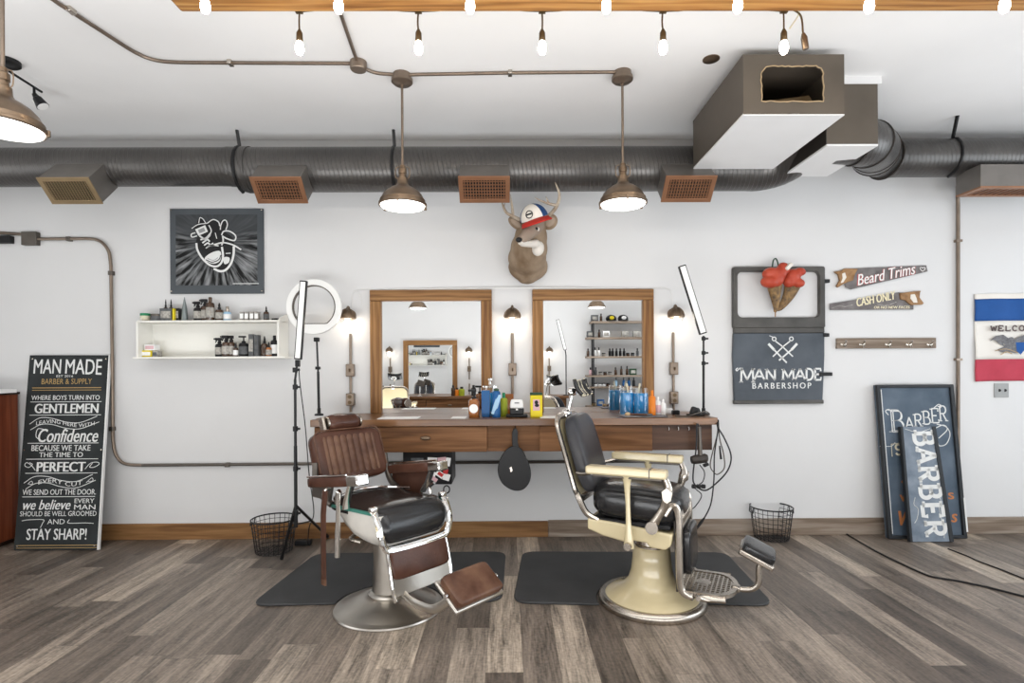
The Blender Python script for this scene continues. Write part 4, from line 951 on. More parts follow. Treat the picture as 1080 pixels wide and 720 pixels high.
# boxing gloves hung over the door
t = thing('boxing_gloves', 'pair of red boxing gloves with brown laced cuffs hanging over the vehicle door', 'gloves', FZ(826, 331, .1))
g = MB(); u = .0077
def ge(px, py, dep, rx, ry, rz, a=0.0): g.ell(P(px, py, YW - dep), (rx * u, ry * u, rz * u), RY(a))
ge(812, 288, .14, 8.5, 7, 6.2, -.3); ge(811.5, 297.5, .15, 9.5, 8, 6.5, .1); ge(818, 294, .14, 9, 7.5, 9); ge(822, 288.5, .15, 7.5, 7, 7.5); ge(826.5, 283, .15, 6.5, 6, 7, -.9)
g.build('glove', 'redglove', t, remesh=.009, smooth=3)
g = MB(); ge(836, 291, .11, 8.5, 7, 8); ge(843.5, 286.5, .11, 6.5, 5.5, 4.6, .15); ge(842, 298.5, .12, 6.8, 6, 5, .1); ge(832, 296.5, .11, 6.5, 6, 7); g.build('glove', 'redglove', t, remesh=.009, smooth=3)
g = MB(); g.sq(P(830.5, 281.5, YW - .17), (.035, .09, .075), .5, .5, RY(.75)); g.build('cuff_label', 'capwhite', t, bev=.006)
g = MB(); g.tube([P(817, 301, YW - .11), P(817.5, 310, YW - .1), P(818.5, 322, YW - .09), P(817.5, 329, YW - .09)], [.066, .047, .028, .012], 16, flat=.6, k=3); g.build('laced_cuff', 'goldcuff', t)
g = MB(); g.tube([P(836, 300, YW - .085), P(832, 311, YW - .08), P(824.5, 323, YW - .075), P(820, 327, YW - .075)], [.07, .05, .026, .012], 16, flat=.6, k=3); g.build('laced_cuff', 'goldcuff', t)
MB().tube([P(814.5, 283, YW - .1), P(815.5, 275, YW - .08), P(818, 272.5, YW - .07), P(820, 276, YW - .08), P(821, 282, YW - .1)], .006, 6, k=4).build('hanging_loop', 'darkgreen', t)
MB().tube([P(817.7, 328, YW - .085), P(817.8, 334, YW - .08)], .005, 6).build('lace', 'sawwood', t)

# two painted hand saws
def saw(pts, hand, body_label, letters):
    c_ = FZ(*hand[0]); t = thing('hand_saw', body_label, 'saw', c_)
    oo = V((0, YW - .012, 0)); q = lambda L_: [(FZ(*p_).x, FZ(*p_).z) for p_ in L_]
    MB().prism(q(pts), oo, EX, EZ, .004).build('blade', 'sawblade', t)
    return t, oo, q
t, oo, q = saw([(889.5, 283.5), (975.5, 280), (977, 286.5), (896, 305.5), (890, 303)], [(925, 300)], 'upper painted hand saw with pink-edged script, handle at its left', 0)
h = MB(); hp = q([(878, 287), (886, 285.5), (889, 283.5), (903, 284), (900, 289), (898, 296), (893, 297.5), (887.5, 300), (882, 303.5), (880.5, 302), (884, 296), (882.5, 290)])
h.prism(hp, oo - V((0, -.006, 0)), EX, EZ, .022); h.build('handle', 'sawwood', t, bev=.003)
h = MB(); h.prism(q([(886, 289), (889, 288), (890.5, 293), (887, 298.5), (884.5, 299), (886.5, 294)]), oo - V((0, .0165, 0)), EX, EZ, .002); h.build('handle_opening', 'capwhite', t)
def line_text(m, s_, p0, p1, hgt, dep, **kw):
    a_, b_ = FZ(*p0), FZ(*p1); ex = V((b_.x - a_.x, 0, b_.z - a_.z)); w_ = ex.length; ex.normalize(); ez = V((-ex.z, 0, ex.x))
    text(m, s_, V((a_.x, YW - dep, a_.z)), ex, ez, w_, hgt, **kw)
m = MB(); line_text(m, 'Beard Trims', (903, 301.8), (965, 289.3), .098, .0166, shear=.35, bold=.03); m.build('red_edge', 'redletter', t)
m = MB(); line_text(m, 'Beard Trims', (903.4, 301.4), (964.6, 289), .092, .0186, shear=.35, bold=.008); m.build('script_lettering', 'pinkletter', t)
m = MB(); hc = FZ(971.5, 284); m.stroke([(hc.x + .0022 * 10 * (math.sin(a_) ** 3), hc.z + .0016 * (10 * math.cos(a_) - 4 * math.cos(2 * a_) - 2 * math.cos(3 * a_))) for a_ in [k * PI / 10 for k in range(21)]], .005, (0, YW - .0166, 0), EX, EZ, .001); m.build('heart', 'pinkletter', t)
t, oo, q = saw([(874.2, 320.5), (946, 308.5), (962, 309), (962, 326.5), (874.5, 327)], [(920, 327)], 'lower painted hand saw with cash only lettering, handle at its right', 0)
h = MB(); h.prism(q([(947, 309.5), (962, 307.5), (969, 307), (968, 309), (967.5, 314), (972, 320), (970.5, 321.5), (964, 321.5), (959, 322), (956, 320), (953, 317), (948, 316)]), oo - V((0, -.006, 0)), EX, EZ, .022); h.build('handle', 'sawwood', t, bev=.003)
h = MB(); h.prism(q([(958, 311), (962, 310.5), (964, 315), (965, 319.5), (961, 319.5), (957.5, 315)]), oo - V((0, .0165, 0)), EX, EZ, .002); h.build('handle_opening', 'capwhite', t)
m = MB(); line_text(m, 'CASH ONLY', (903, 323.5), (944, 315.5), .072, .0166, shear=.25, bold=.02); m.build('main_lettering', 'yellowletter', t)
m = MB(); line_text(m, 'OR NO NEW FACES', (920.5, 325.6), (958, 325.4), .022, .0166, bold=.02, shear=.15); m.build('small_lettering', 'yellowletter', t)
m = MB(); W3 = lambda L_: q(c2(L_))
m.stroke(W3([(876, 325), (884, 322.5), (890, 323.5), (898, 321.5)]), .004, oo - V((0, .0045, 0)), EX, EZ, .001); m.build('flourish', 'tinpale', t); m = MB(); m.stroke(W3([(924, 321), (934, 322), (944, 318.5)]), .004, oo - V((0, .0045, 0)), EX, EZ, .001); m.build('flourish', 'tinpale', t)

# hook rail
t = thing('hook_rail', 'weathered wooden rail with five metal coat hooks below the saws', 'coat rack', (FZ(935, 362).x, YW, FZ(935, 368).z))
m = MB(); rect_on_wall(m, 883, 356, 987.5, 367.5, 0, .025); m.build('board', 'base_grey', t, bev=.003)
for px in (889.5, 909, 936.5, 958.5, 980.5):
    c_ = FZ(px, 363, .025); h = MB()
    h.box(c_, (.05, .006, .02)); h.tube([c_, c_ + V((0, -.03, .012)), c_ + V((0, -.04, .03))], [.006, .006, .009], 8, k=3); h.tube([c_ + V((0, 0, -.01)), c_ + V((0, -.025, -.024)), c_ + V((0, -.035, -.008))], [.006, .006, .008], 8, k=3)
    h.build('hook', 'nickel', t)

# welcome flag
fx0, fx1 = FZ(1027, 350).x, FZ(1107, 350).x; zz = lambda py: FZ(1055, py).z
t = thing('welcome_flag', 'blue, white and red welcome flag with an eagle at the right picture edge', 'flag', ((fx0 + fx1) / 2, YW, zz(402)))
m = MB()
def clothp(x, z): return V((x, YW - .012 - .006 * math.sin(x * 23 + z * 3) - .004 * math.sin(z * 17), z + .004 * math.sin((x - fx0) * 5)))
for mi, (ya, yb_) in enumerate(((310, 315.5), (315.5, 338.5), (338.5, 379), (379, 402))):
    m.mi = (1, 0, 1, 2)[mi]
    m.surf(lambda a_, b_, ya=ya, yb_=yb_: clothp(fx0 + (fx1 - fx0) * a_, zz(ya) + (zz(yb_) - zz(ya)) * b_), 24, 8)
fl = m.build('cloth', ['flag_blue', 'flag_white', 'flag_red'], t); s_ = fl.modifiers.new('thick', 'SOLIDIFY'); s_.thickness = .003; s_.offset = 1
of = V((0, YW - .028, 0)); q = lambda L_: [(FZ(*p_).x, FZ(*p_).z) for p_ in L_]
m = MB(); lw_ = (FZ(1093.5, 350).x - FZ(1042, 350).x) / 7
slab(m, 'WELCOME', V((FZ(1042, 350).x, YW - .027, FZ(1050, 349).z)), EX, EZ, lw_ * .86, .043, lw_, .013, .3, .001, sth=.007)
m.build('lettering', 'lettergrey', t)
m = MB()
m.prism(q([(1041, 359.5), (1047, 354.5), (1055, 353), (1061, 357), (1063, 362), (1058, 360.5), (1060, 364), (1055, 362), (1056, 365.5), (1050, 362), (1047, 359), (1044, 358.5)]), of, EX, EZ, .001)
m.prism(q([(1098, 358), (1091, 353.5), (1079, 352.5), (1070, 356), (1065, 361), (1070, 360.5), (1071, 364), (1078, 361), (1083, 362), (1088, 358), (1094, 358.5)]), of, EX, EZ, .001)
m.prism(q(c2([(1060, 357), (1064, 355.5), (1067, 358), (1072, 364), (1074, 370), (1068, 372.5), (1062, 371), (1056, 372), (1049, 369), (1055, 366), (1058, 362)], 4, True)), of, EX, EZ, .0015)
m.build('eagle_print', 'eagle', t)
m = MB(); m.prism(q([(1068, 361), (1078, 361), (1078, 368), (1073, 374), (1069, 370)]), of - V((0, .001, 0)), EX, EZ, .001); m.build('shield_print', 'flag_blue', t)
m = MB(); m.stroke(q(c2([(1046, 370), (1058, 368), (1070, 372)])), .006, of - V((0, .002, 0)), EX, EZ, .001); m.stroke(q(c2([(1052, 374), (1058, 371), (1064, 373)])), .008, of - V((0, .002, 0)), EX, EZ, .001); m.build('branch_print', 'rawwood', t)
# ------------------------------------------------------------------ mirrors
def wall_mirror(label, x0, x1, z0, z1, y, s, group=None):
    """Framed mirror on a wall; s = -1 faces -y, +1 faces +y."""
    fw_ = .092
    t = thing('wall_mirror', label, 'mirror', ((x0 + x1) / 2, y, z0))
    MB().span((x0, y, z1 - fw_), (x1, y + s * .045, z1)).build('frame_board', 'framex', t, bev=.004)
    for a_ in (x0, x1 - fw_): MB().span((a_, y, z0), (a_ + fw_, y + s * .044, z1 - fw_ - .001)).build('frame_board', 'frame', t, bev=.004)
    MB().span((x0 + fw_ - .01, y, z0), (x1 - fw_ + .01, y + s * .012, z1 - fw_ + .01)).build('glass', 'mirror', t)
    return t
CT = 1.062                                          # counter top height
CY0 = 4.12                                          # its front edge
for lb, a_, b_ in (('left framed wall mirror above the wooden counter', 391.5, 519), ('right framed wall mirror above the wooden counter', 561.5, 688.5)):
    wall_mirror(lb, FZ(a_, 370).x, FZ(b_, 370).x, CT + .001, FZ(540, 306).z, YW, -1)
# ------------------------------------------------------------------ caged wall lamps with switch and outlet
def sconce(x, zl, y, s, label, outlet=True, group='caged wall lamps', lean=0.0):
    t = thing('wall_lamp', label, 'wall lamp', (x, y, CT + .01), group=group, world=False)
    q = lambda dx, dy, z: V((dx, s * dy, z - (CT + .01)))
    cap = MB(); c_ = q(0, .105, zl)
    for k in range(1):
        cap.lathe([(.068, 0), (.07, .008), (.064, .03), (.052, .055), (.03, .074), (.012, .08), (.012, .09)], c_, 24)
    b_ = cap.build('cap', 'bronze', t)
    rb = MB()
    for k in range(10):
        a_ = k * PI / 5; rb.tube([c_ + V((math.cos(a_) * r_, math.sin(a_) * r_, z_)) for r_, z_ in ((.069, .012), (.06, .045), (.035, .073), (.014, .083))], .0045, 6, k=2)
    rb.build('cap_rib', 'bronze', b_)
    MB().lathe([(.066, .002), (.058, -.02), (.056, -.06), (.045, -.09), (.02, -.105), (.002, -.108)], c_, 24).build('glass_jar', 'glass', t)
    MB().lathe([(.012, .0), (.03, -.03), (.032, -.05), (.02, -.075), (.002, -.08)], c_, 16).build('bulb', 'sconce_bulb', t)
    MB().tube([q(0, .105, zl + .085), q(0, .075, zl + .10), q(0, .03, zl + .06), q(0, .0, zl + .04)], .012, 8, k=4).build('arm', 'bronze', t)
    MB().lathe([(.045, 0), (.045, .014), (.03, .022)], q(0, 0, zl + .04), 20, RX(PI / 2 if s < 0 else -PI / 2)).build('wall_plate', 'bronze', t)
    zs, zo = FZ(540, 389.5).z, FZ(540, 420).z
    for nm_, z, on in (('switch_box', zs, True), ('outlet_box', zo, outlet)):
        if not on: continue
        bx_ = MB().box(q(0, .026, z), (.068, .052, .105)).build(nm_, 'conduit', t, bev=.006)
        m = MB()
        if nm_ == 'switch_box': m.box(q(0, .055, z), (.012, .014, .026), RX(.3))
        else:
            for k in (-.024, .024): m.cyl(q(0, .052, z + k), q(0, .056, z + k), .016, n=12)
        m.build('toggle' if nm_ == 'switch_box' else 'socket', 'sock', bx_)
    m = MB(); m.cyl(q(0, .02, zl - .12), q(0, .02, zs + .04), .012, n=10); m.cyl(q(0, .02, zs - .04), q(0, .02, zo + .04), .012, n=10); m.cyl(q(0, .02, zo - .04), q(0, .02, CT + .012), .012, n=10)
    m.build('conduit', 'conduit', t)
    return t
zl = FZ(540, 336.5).z
sconce(FZ(370.5, 390).x, zl, YW, -1, 'caged wall lamp left of the left mirror, with switch and outlet boxes below')
sconce(FZ(540.5, 390).x, zl, YW, -1, 'caged wall lamp between the two mirrors', outlet=False)
sconce(FZ(709.5, 390).x, zl, YW, -1, 'caged wall lamp right of the right mirror, with switch and outlet boxes below')
m = MB(); yw = .012
m.tube([FZ(372, 325, yw), FZ(371, 314, yw), FZ(373, 308, yw), FZ(378, 305.5, yw), FZ(389, 305, yw)], .003, 6, k=4); m.tube([FZ(389, 305, yw), FZ(540, 303.5, .05), FZ(694, 303.5, yw)], .0045, 6)
m.tube([FZ(694, 303.5, yw), FZ(703, 304, yw), FZ(708, 308, yw), FZ(709.5, 322, yw)], .003, 6, k=4); m.tube([FZ(376, 306, yw), FZ(380, 312, yw), FZ(383, 322, yw)], .002, 6, k=4)
m.solo('power_cable', 'white', 'thin white cable running along the wall above both mirrors', 'cable')
# ------------------------------------------------------------------ counter
cx0, cx1 = P(327, 445, CY0).x, P(757, 444, CY0).x
t = thing('vanity_counter', 'long dark wooden wall counter with drawers beneath the two mirrors', 'counter', ((cx0 + cx1) / 2, YW, P(540, 476, CY0 + .03).z))
ztp = P(540, 449, CY0).z; zbt = P(540, 476, CY0 + .03).z
MB().span((cx0, YW - .004, ztp), (cx1, CY0, CT)).build('countertop', 'countertop', t, bev=.003)
bl, br = P(332, 460, CY0 + .03).x, P(752, 460, CY0 + .03).x
MB().span((bl, YW - .004, zbt + .01), (br, CY0 + .06, ztp - .001)).build('carcass', 'counter_dark', t)
X_ = lambda px: P(px, 460, CY0 + .03).x
for a_, b_, dep, k_ in ((332, 514, .02, 'counter'), (569, 688, .02, 'counter')):
    dr_ = MB().span((X_(a_), CY0 + .06, zbt), (X_(b_) - .002, CY0 + dep, ztp - .004)).build('drawer', k_, t, bev=.003)
    if a_ == 332:
        c_ = P(449, 462, CY0 + dep)
        MB().sq(c_ + V((0, -.006, .002)), (.075, .036, .03), .8, .8).build('cup_pull', 'bronze', dr_)
MB().span((X_(514), CY0 + .062, zbt), (X_(569), CY0 + .045, ztp - .004)).build('apron_panel', 'counter', t)
MB().span((X_(688), CY0 + .062, zbt), (br, CY0 + .05, ztp - .004)).build('apron_panel', 'counter_dark', t)
for px in (705, 715, 726):
    c_ = P(px, 450, CY0 + .045); MB().tube([c_, c_ + V((0, -.012, -.004)), c_ + V((0, -.018, -.016)), c_ + V((0, -.008, -.024))], .0025, 6, k=3).build('hook', 'white', t)
# hand mirror on its hook
c_ = P(542.5, 493, CY0 - .02)
t = thing('hand_mirror', 'black teardrop hand mirror hanging from the counter front', 'hand mirror', c_ - V((0, 0, .24)))
q = lambda L_: [(P(a_, b_, CY0 - .02).x, P(a_, b_, CY0 - .02).z) for a_, b_ in L_]
MB().prism(q(c2([(542, 470), (534, 474), (527, 485), (525, 498), (530, 510), (541, 517), (552, 516), (559, 507), (559.5, 494), (554, 480), (549, 472.5)], 5, True)), (0, CY0 - .008, 0), EX, EZ, .014).build('head', 'black', t, bev=.005)
MB().prism(q([(541, 473), (540, 466), (540, 456), (541.5, 452), (545, 452), (546.5, 456), (546, 466), (548, 474)]), (0, CY0 - .007, 0), EX, EZ, .012).build('handle', 'black', t, bev=.003)
MB().tube([P(543.5, 453, CY0 + .015), P(543.5, 449, CY0 - .012), P(543.2, 453, CY0 - .012)], .003, 6).build('hanging_loop', 'blackmetal', t)
MB().prism(q([(537.5, 493), (539.5, 492), (540.5, 496), (538.5, 498)]), (0, CY0 - .0225, 0), EX, EZ, .0006).build('sticker', 'nickel', t)
# ------------------------------------------------------------------ things on the counter
Y1 = 4.36
def on(px, y=Y1): return V((P(px, 425, y).x, y, CT))
pb = bottle(499.5, CT, 4.28, .042, .225, 'amber', 'pump_bottle', 'amber bottle with round white label and black pump on the counter', kind='pump', lab='amber')
MB().lathe([(.034, 0), (.034, .002)], (0, -.0425, .07), 20, RX(PI / 2)).build('round_label', 'paper', pb)
def jar_unit(px, y, label, lidded=True, h=.19):
    t = thing('disinfectant_jar', label, 'jar', on(px, y), world=False)
    MB().lathe([(.052, 0), (.056, .006), (.056, h * .8), (.052, h * .82)], n=24).build('liquid', 'bluejar', t)
    MB().lathe([(.058, .004), (.058, h), (.05, h + .004), (.05, h), (.0575, h - .004)], n=24).build('glass_jar', 'glass', t)
    if lidded:
        MB().lathe([(.062, h), (.062, h + .012), (.03, h + .02), (.012, h + .024), (.008, h + .05), (.016, h + .055), (.016, h + .07), (.004, h + .076)], n=24).build('lid', 'chrome', t)
    return t
jar_unit(517, 4.45, 'blue disinfectant jar with chrome lid near the left mirror', True, .225)
carton(512, CT, 4.32, .065, .205, .05, 'bluecan', 'blue_tub', 'dark blue rectangular tub in front of the chrome-lidded jar', 'tub', lab='bluecan')
t = thing('spray_can', 'blue and white diagonal-printed can on the counter beside the dark blue tub', 'can', on(523.5, 4.27), world=False)
MB().lathe([(.031, 0), (.032, .006), (.032, .19), (.026, .2), (.02, .203)], n=20).build('body', 'bluecan', t); MB().lathe([(.02, .2), (.021, .215), (.012, .222)], n=16).build('cap', 'darkgreen', t)
MB().tube([(.0325 * math.sin(a_), -.0325 * math.cos(a_), .1 + .1 * a_) for a_ in [-.75 + .15 * k for k in range(11)]], .018, 6, flat=.12).build('printed_band', 'lightblue', t)
bottle(531, CT, 4.36, .03, .185, 'olive', 'spray_can', 'yellow green can with green cap left of the white clipper dock', 'can', capm='green', kind='tall')
carton(535.5, CT, 4.5, .09, .17, .05, 'amber', 'wooden_block', 'brown wooden block against the wall behind the clipper dock', 'block')
t = thing('clipper_dock', 'white and black electric device standing on a dark tray between the mirrors', 'device', on(545, 4.27), world=False)
MB().box((0, 0, .013), (.165, .11, .02)).build('tray', 'black', t, bev=.006)
MB().prism([(-.052, .022), (.052, .022), (.056, .07), (-.056, .07)], (0, .045, 0), EX, EZ, .09).build('base', 'black', t, bev=.008)
MB().prism([(-.053, .07), (.053, .07), (.05, .11), (.042, .138), (-.042, .138), (-.05, .11)], (0, .045, 0), EX, EZ, .09).build('shell', 'white', t, bev=.012, bseg=3)
MB().box((0, -.046, .112), (.035, .001, .008)).build('name_strip', 'greybox', t); MB().box((0, -.047, .063), (.016, .006, .012)).build('button', 'white', t)
t = thing('yellow_tin', 'yellow rectangular tin with dark green lid beside the right mirror', 'tin', on(565.5, 4.26), world=False)
MB().box((0, 0, .085), (.092, .055, .17)).build('body', 'yellow', t, bev=.005); MB().box((0, 0, .18), (.095, .058, .02)).build('lid', 'darkgreen', t, bev=.004)
MB().box((0, -.0282, .095), (.052, .001, .085)).build('label_panel', 'pink', t); m = MB(); m.ell((0, -.029, .115), (.014, .001, .016)); m.ell((.004, -.029, .092), (.017, .001, .012)); m.build('label_print', 'black', t)
jar_unit(661, 4.48, 'left of two blue disinfectant jars by the right mirror', False, .215)
jar_unit(676, 4.44, 'right of two blue disinfectant jars by the right mirror', False, .21)
for px, dx_ in ((665, -.03), (671, .03)):
    MB().tube([on(px, 4.46) + V((dx_ * .2, 0, .08)), on(px, 4.46) + V((dx_, 0, .25))], .008, 6).solo('comb', 'creamjar', ('left' if dx_ < 0 else 'right') + ' comb handle standing in the blue disinfectant jars', 'comb')
bottle(687.5, CT, 4.30, .027, .2, 'orangeplastic', 'orange_bottle', 'orange squeeze bottle beside the right mirror frame', kind='tall', capm='orangeplastic')
for k, px in enumerate((693.5, 699)):
    bottle(px, CT, 4.38, .022, .145 - .02 * k, 'white', 'white_bottle', ('taller' if k == 0 else 'shorter') + ' white bottle between the orange bottle and the right wall lamp', kind='tall', capm='white', lab='pink' if k == 0 else None)
m = MB().surf(lambda a_, b_: V((P(657, 440, 4.2).x + a_ * .33, 4.17 + b_ * .2, CT + .004 + .004 * math.sin(a_ * 9) * math.sin(b_ * 7))), 14, 8)
tw = m.solo('grey_towel', 'towel', 'grey towel laid flat on the counter before the blue jars', 'towel'); s_ = tw.modifiers.new('t', 'SOLIDIFY'); s_.thickness = .004; s_.offset = 1
t = thing('hair_brush', 'wooden-handled brush lying on the grey towel', 'brush', P(662, 434, 4.25) * 1, world=True)
hb = V((P(662, 434, 4.22).x, 4.22, CT + .022)); MB().sq(hb, (.04, .03, .03), .8, .8).build('bristles', 'rawwood', t); MB().tube([hb, hb + V((.05, -.01, .0)), hb + V((.14, -.03, -.003))], [.01, .007, .006], 8).build('handle', 'brown_leather', t)
MB().sq(on(677, 4.24) + V((0, 0, .015)), (.16, .035, .022), .5, .5, RZ(-.1)).solo('flat_clipper', 'greybox', 'dark clipper lying at the right of the grey towel', 'clipper')
MB().box(on(696, 4.22) + V((0, 0, .006)), (.11, .05, .012)).solo('black_tray', 'black', 'thin black tray in front of the white bottles', 'tray', bev=.003)
for px, y, w_, hh, k_, lb in ((705, 4.5, .06, .045, 'white', 'white charger block below the right outlet'), (712.5, 4.42, .055, .035, 'black', 'black charger block below the right outlet')):
    MB().box(on(px, y) + V((0, 0, hh / 2)), (w_, .05, hh)).solo('charger_block', k_, lb, 'charger', bev=.006)
m = MB(); c_ = on(732, 4.3)
m.sq(c_ + V((0, 0, .035)), (.06, .05, .07), .5, .6, RY(.35)); m.sq(c_ + V((.03, .02, .03)), (.05, .04, .06), .6, .6, RY(-.3)); m.box(c_ + V((.01, 0, .008)), (.12, .07, .015))
m.solo('clipper_stand', 'blackmetal', 'cluster of dark clippers on a stand at the right end of the counter', 'clippers')
MB().tube([on(712, 4.25) + V((0, 0, .006)), on(725, 4.22) + V((0, 0, .006)), on(738, 4.24) + V((0, 0, .03)), on(745, 4.26) + V((0, 0, .035)), on(748, 4.28) + V((0, 0, .01)), on(741, 4.3) + V((0, 0, .006))], .005, 6, k=5).solo('power_cable', 'grey_metal', 'grey cord looped on the right end of the counter', 'cord')
for px, w_, lb in ((421, .30, 'wide thin white sheet lying on the counter before the left mirror'), (484, .11, 'small thin white sheet lying on the counter left of the amber bottle'), (583, .2, 'thin white sheet lying on the counter before the right mirror')):
    MB().box(on(px, 4.25) + V((0, 0, .002)), (w_, .17, .003)).solo('white_sheet', 'paper', lb, 'paper')  # thin white sheets lying flat on the countertop
# ------------------------------------------------------------------ lamps on stands
def led_bar(m_, t, top, bot, wdt, y):
    a_, b_ = V(top), V(bot); d_ = (a_ - b_).normalized(); sd = V((d_.z, 0, -d_.x)); nn_ = d_.cross(sd)
    if nn_.y > 0: nn_ = -nn_
    R_ = Matrix((sd, -nn_, d_)).transposed(); c_ = (a_ + b_) / 2; L_ = (a_ - b_).length
    hsg = MB().box(c_, (wdt, .03, L_), R_).build('housing', 'black', t, bev=.004)
    MB().box(c_ + nn_ * .0155, (wdt - .016, .003, L_ - .02), R_).build('diffuser', 'led', hsg)
# ring light on a stand at the counter's left end
yr = 4.52
c_ = P(331.5, 323.5, yr)
t = thing('ring_light', 'white ring light on a black pole behind the bar light at the counter end', 'ring light', V((c_.x, yr, CT)))
pr = 29 * yr / F; pi_ = 22.5 * yr / F
hs = MB(); n_ = 56; pts_o, pts_i = [], []
for k in range(n_):
    a_ = 2 * PI * k / n_; zi = max(pi_ * math.sin(a_), -pi_ * .80); pts_o.append((pr * math.cos(a_), pr * math.sin(a_))); pts_i.append((pi_ * math.cos(a_), zi))
hs.frame(pts_o, pts_i, c_ + V((0, .015, 0)), EX, EZ, .03); hs.build('ring', 'white', t, bev=.004)
hs = MB(); hs.frame([(x * .985, z * .985) for x, z in pts_o], [(x * 1.03, z * 1.03) for x, z in pts_i], c_ + V((0, -.0155, 0)), EX, EZ, .004); hs.build('diffuser', 'led', t)
hs = MB(); hs.frame([(x * 1.01, z * 1.01) for x, z in pts_i], [(x * .965, z * .965) for x, z in pts_i], c_ + V((0, .015, 0)), EX, EZ, .031); hs.build('inner_rim', 'grey_metal', t)
pb_, pt_ = V((P(336.5, 437, yr).x, yr, CT)), P(334, 356, yr)
m = MB(); m.cyl(pb_, P(335.5, 392, yr), .011, n=10); m.cyl(P(335.5, 392, yr), pt_, .008, n=10); m.build('pole', 'blackmetal', t)
MB().box(P(335.3, 388, yr), (.035, .035, .025)).build('clamp', 'black', t, bev=.004); MB().box(P(334, 358, yr), (.04, .04, .035)).build('bracket', 'black', t, bev=.005)
MB().lathe([(.035, 0), (.035, .014), (.014, .02), (.014, .06)], pb_, 20).build('base', 'blackmetal', t)
# bar light on a tripod stand by the left end of the counter
yt = 4.05
pz = lambda px, py: P(px, py, yt)
fx = pz(312, 540)
t = thing('light_stand', 'slim bar light on a tall black tripod stand beside the left wire basket', 'light stand', (fx.x, yt, 0))
led_bar(None, t, pz(320.5, 296), pz(314.5, 379), .052, yt)
m = MB(); m.cyl((fx.x, yt, pz(312, 543).z), (fx.x, yt, pz(312, 470).z), .0125, n=10); m.cyl((fx.x, yt, pz(312, 470).z), (fx.x, yt, pz(312, 400).z), .010, n=10); m.cyl((fx.x, yt, pz(312, 400).z), pz(314, 380), .008, n=10)
m.build('pole', 'blackmetal', t)
m = MB()
for py in (541, 494, 452, 408, 390): m.cyl((fx.x, yt, pz(312, py).z - .018), (fx.x, yt, pz(312, py).z + .018), .018, n=12); m.box((fx.x + .022, yt, pz(312, py).z), (.025, .012, .016))
m.build('collar', 'black', t, bev=.002)
MB().box(pz(314, 383), (.03, .03, .05)).build('bracket', 'black', t, bev=.003)
hub = V((fx.x, yt, pz(312, 533).z))
for (px, py) in ((302, 567), (297, 589), (346, 566)):
    f_ = G(px, py, .012); k_ = hub.lerp(f_, .45)
    lg = MB().tube([hub, f_], .011, 8).build('leg', 'blackmetal', t)
    MB().cyl(f_ + (hub - f_) * .05, f_, .014, n=10).build('rubber_foot', 'black', lg)
    MB().cyl(V((fx.x, yt, pz(312, 553).z)), k_, .006, n=6).build('brace', 'blackmetal', t)
MB().cyl(V((fx.x, yt, pz(312, 553).z - .02)), V((fx.x, yt, pz(312, 541).z)), .014, n=10).build('hub', 'black', t)
MB().tube([pz(315, 388), pz(317, 410), pz(322, 450), pz(326, 500), P(331, 540, 4.3), P(326, 556, 4.4), V((P(322, 571, 4.45).x, 4.5, .02))], .004, 6, k=5).solo('power_cable', 'wire', 'thin dark cord drooping from the bar light to the floor power strip', 'cord')
c_ = G(320, 572, .02); MB().box((c_.x, c_.y, .022), (.13, .055, .04)).solo('power_strip', 'black', 'small black power block on the floor by the left baseboard', 'power strip', bev=.006)
# bar light on the right end of the counter
yq = 4.42; pz = lambda px, py: P(px, py, yq)
b_ = V((pz(742, 433).x, yq, CT))
t = thing('bar_light', 'tilted bar light on a short black pole at the right end of the counter', 'light stand', b_)
led_bar(None, t, pz(719, 280), pz(741.5, 352), .06, yq)
m = MB(); m.cyl(b_, pz(742, 385), .010, n=10); m.cyl(pz(742, 385), pz(742, 354), .008, n=10); m.build('pole', 'blackmetal', t)
m = MB()
for py in (383, 372, 357): m.cyl(pz(742, py) - V((0, 0, .015)), pz(742, py) + V((0, 0, .015)), .016, n=12); m.box(pz(745, py), (.03, .014, .014))
m.build('collar', 'black', t, bev=.002)
MB().lathe([(.05, 0), (.05, .01), (.016, .016), (.014, .05)], b_, 20).build('base', 'blackmetal', t)
# hair dryer and cords hanging at the counter's right end
yh = CY0 - .03; pz = lambda px, py: P(px, py, yh)
t = thing('hair_dryer', 'grey hair dryer hanging nozzle-out from a hook at the counter right end', 'hair dryer', pz(738, 500))
MB().tube([pz(729, 485), pz(733, 484.5), pz(744, 483), pz(746, 483)], [.026, .034, .034, .026], 18).build('barrel', 'plenum_dark', t, bev=.002)
MB().tube([pz(738.5, 482), pz(738, 465), pz(737.5, 450)], [.018, .014, .012], 12).build('handle', 'grey_metal', t)
MB().cyl(pz(728.8, 485), pz(730, 484.9), .02, n=14).build('nozzle', 'black', t)
MB().box(pz(744.5, 490), (.04, .03, .02), RY(-.4)).build('switch_block', 'black', t, bev=.004)
MB().tube([pz(737.5, 450), pz(735, 447.5), pz(734.5, 470), pz(731, 500), pz(733, 511), pz(744, 517), P(757, 508, yh), P(768, 495, yh), P(771, 480, yh), P(764, 462, yh), P(757, 450, yh), V((cx1 + .012, yh + .06, CT - .02))], .006, 6, k=6).solo('power_cable', 'wire', 'thick dark cord looping widely from the hair dryer round the counter corner', 'cord')
def cord(pts, r, lb, k='wire'): return MB().tube(pts, r, 6, k=6).solo('power_cable', k, lb, 'cord')
xe = cx1 + .012
cord([V((xe, yh + .1, CT - .01)), P(757, 455, yh + .05), P(752, 475, yh), P(749, 490, yh), P(752, 497, yh), P(757, 500, yh), P(764, 493, yh), P(763, 478, yh), P(759, 462, yh), V((xe + .004, yh + .06, CT - .03))], .0045, 'grey cord in a narrow loop hanging at the counter right end', 'grey_metal')
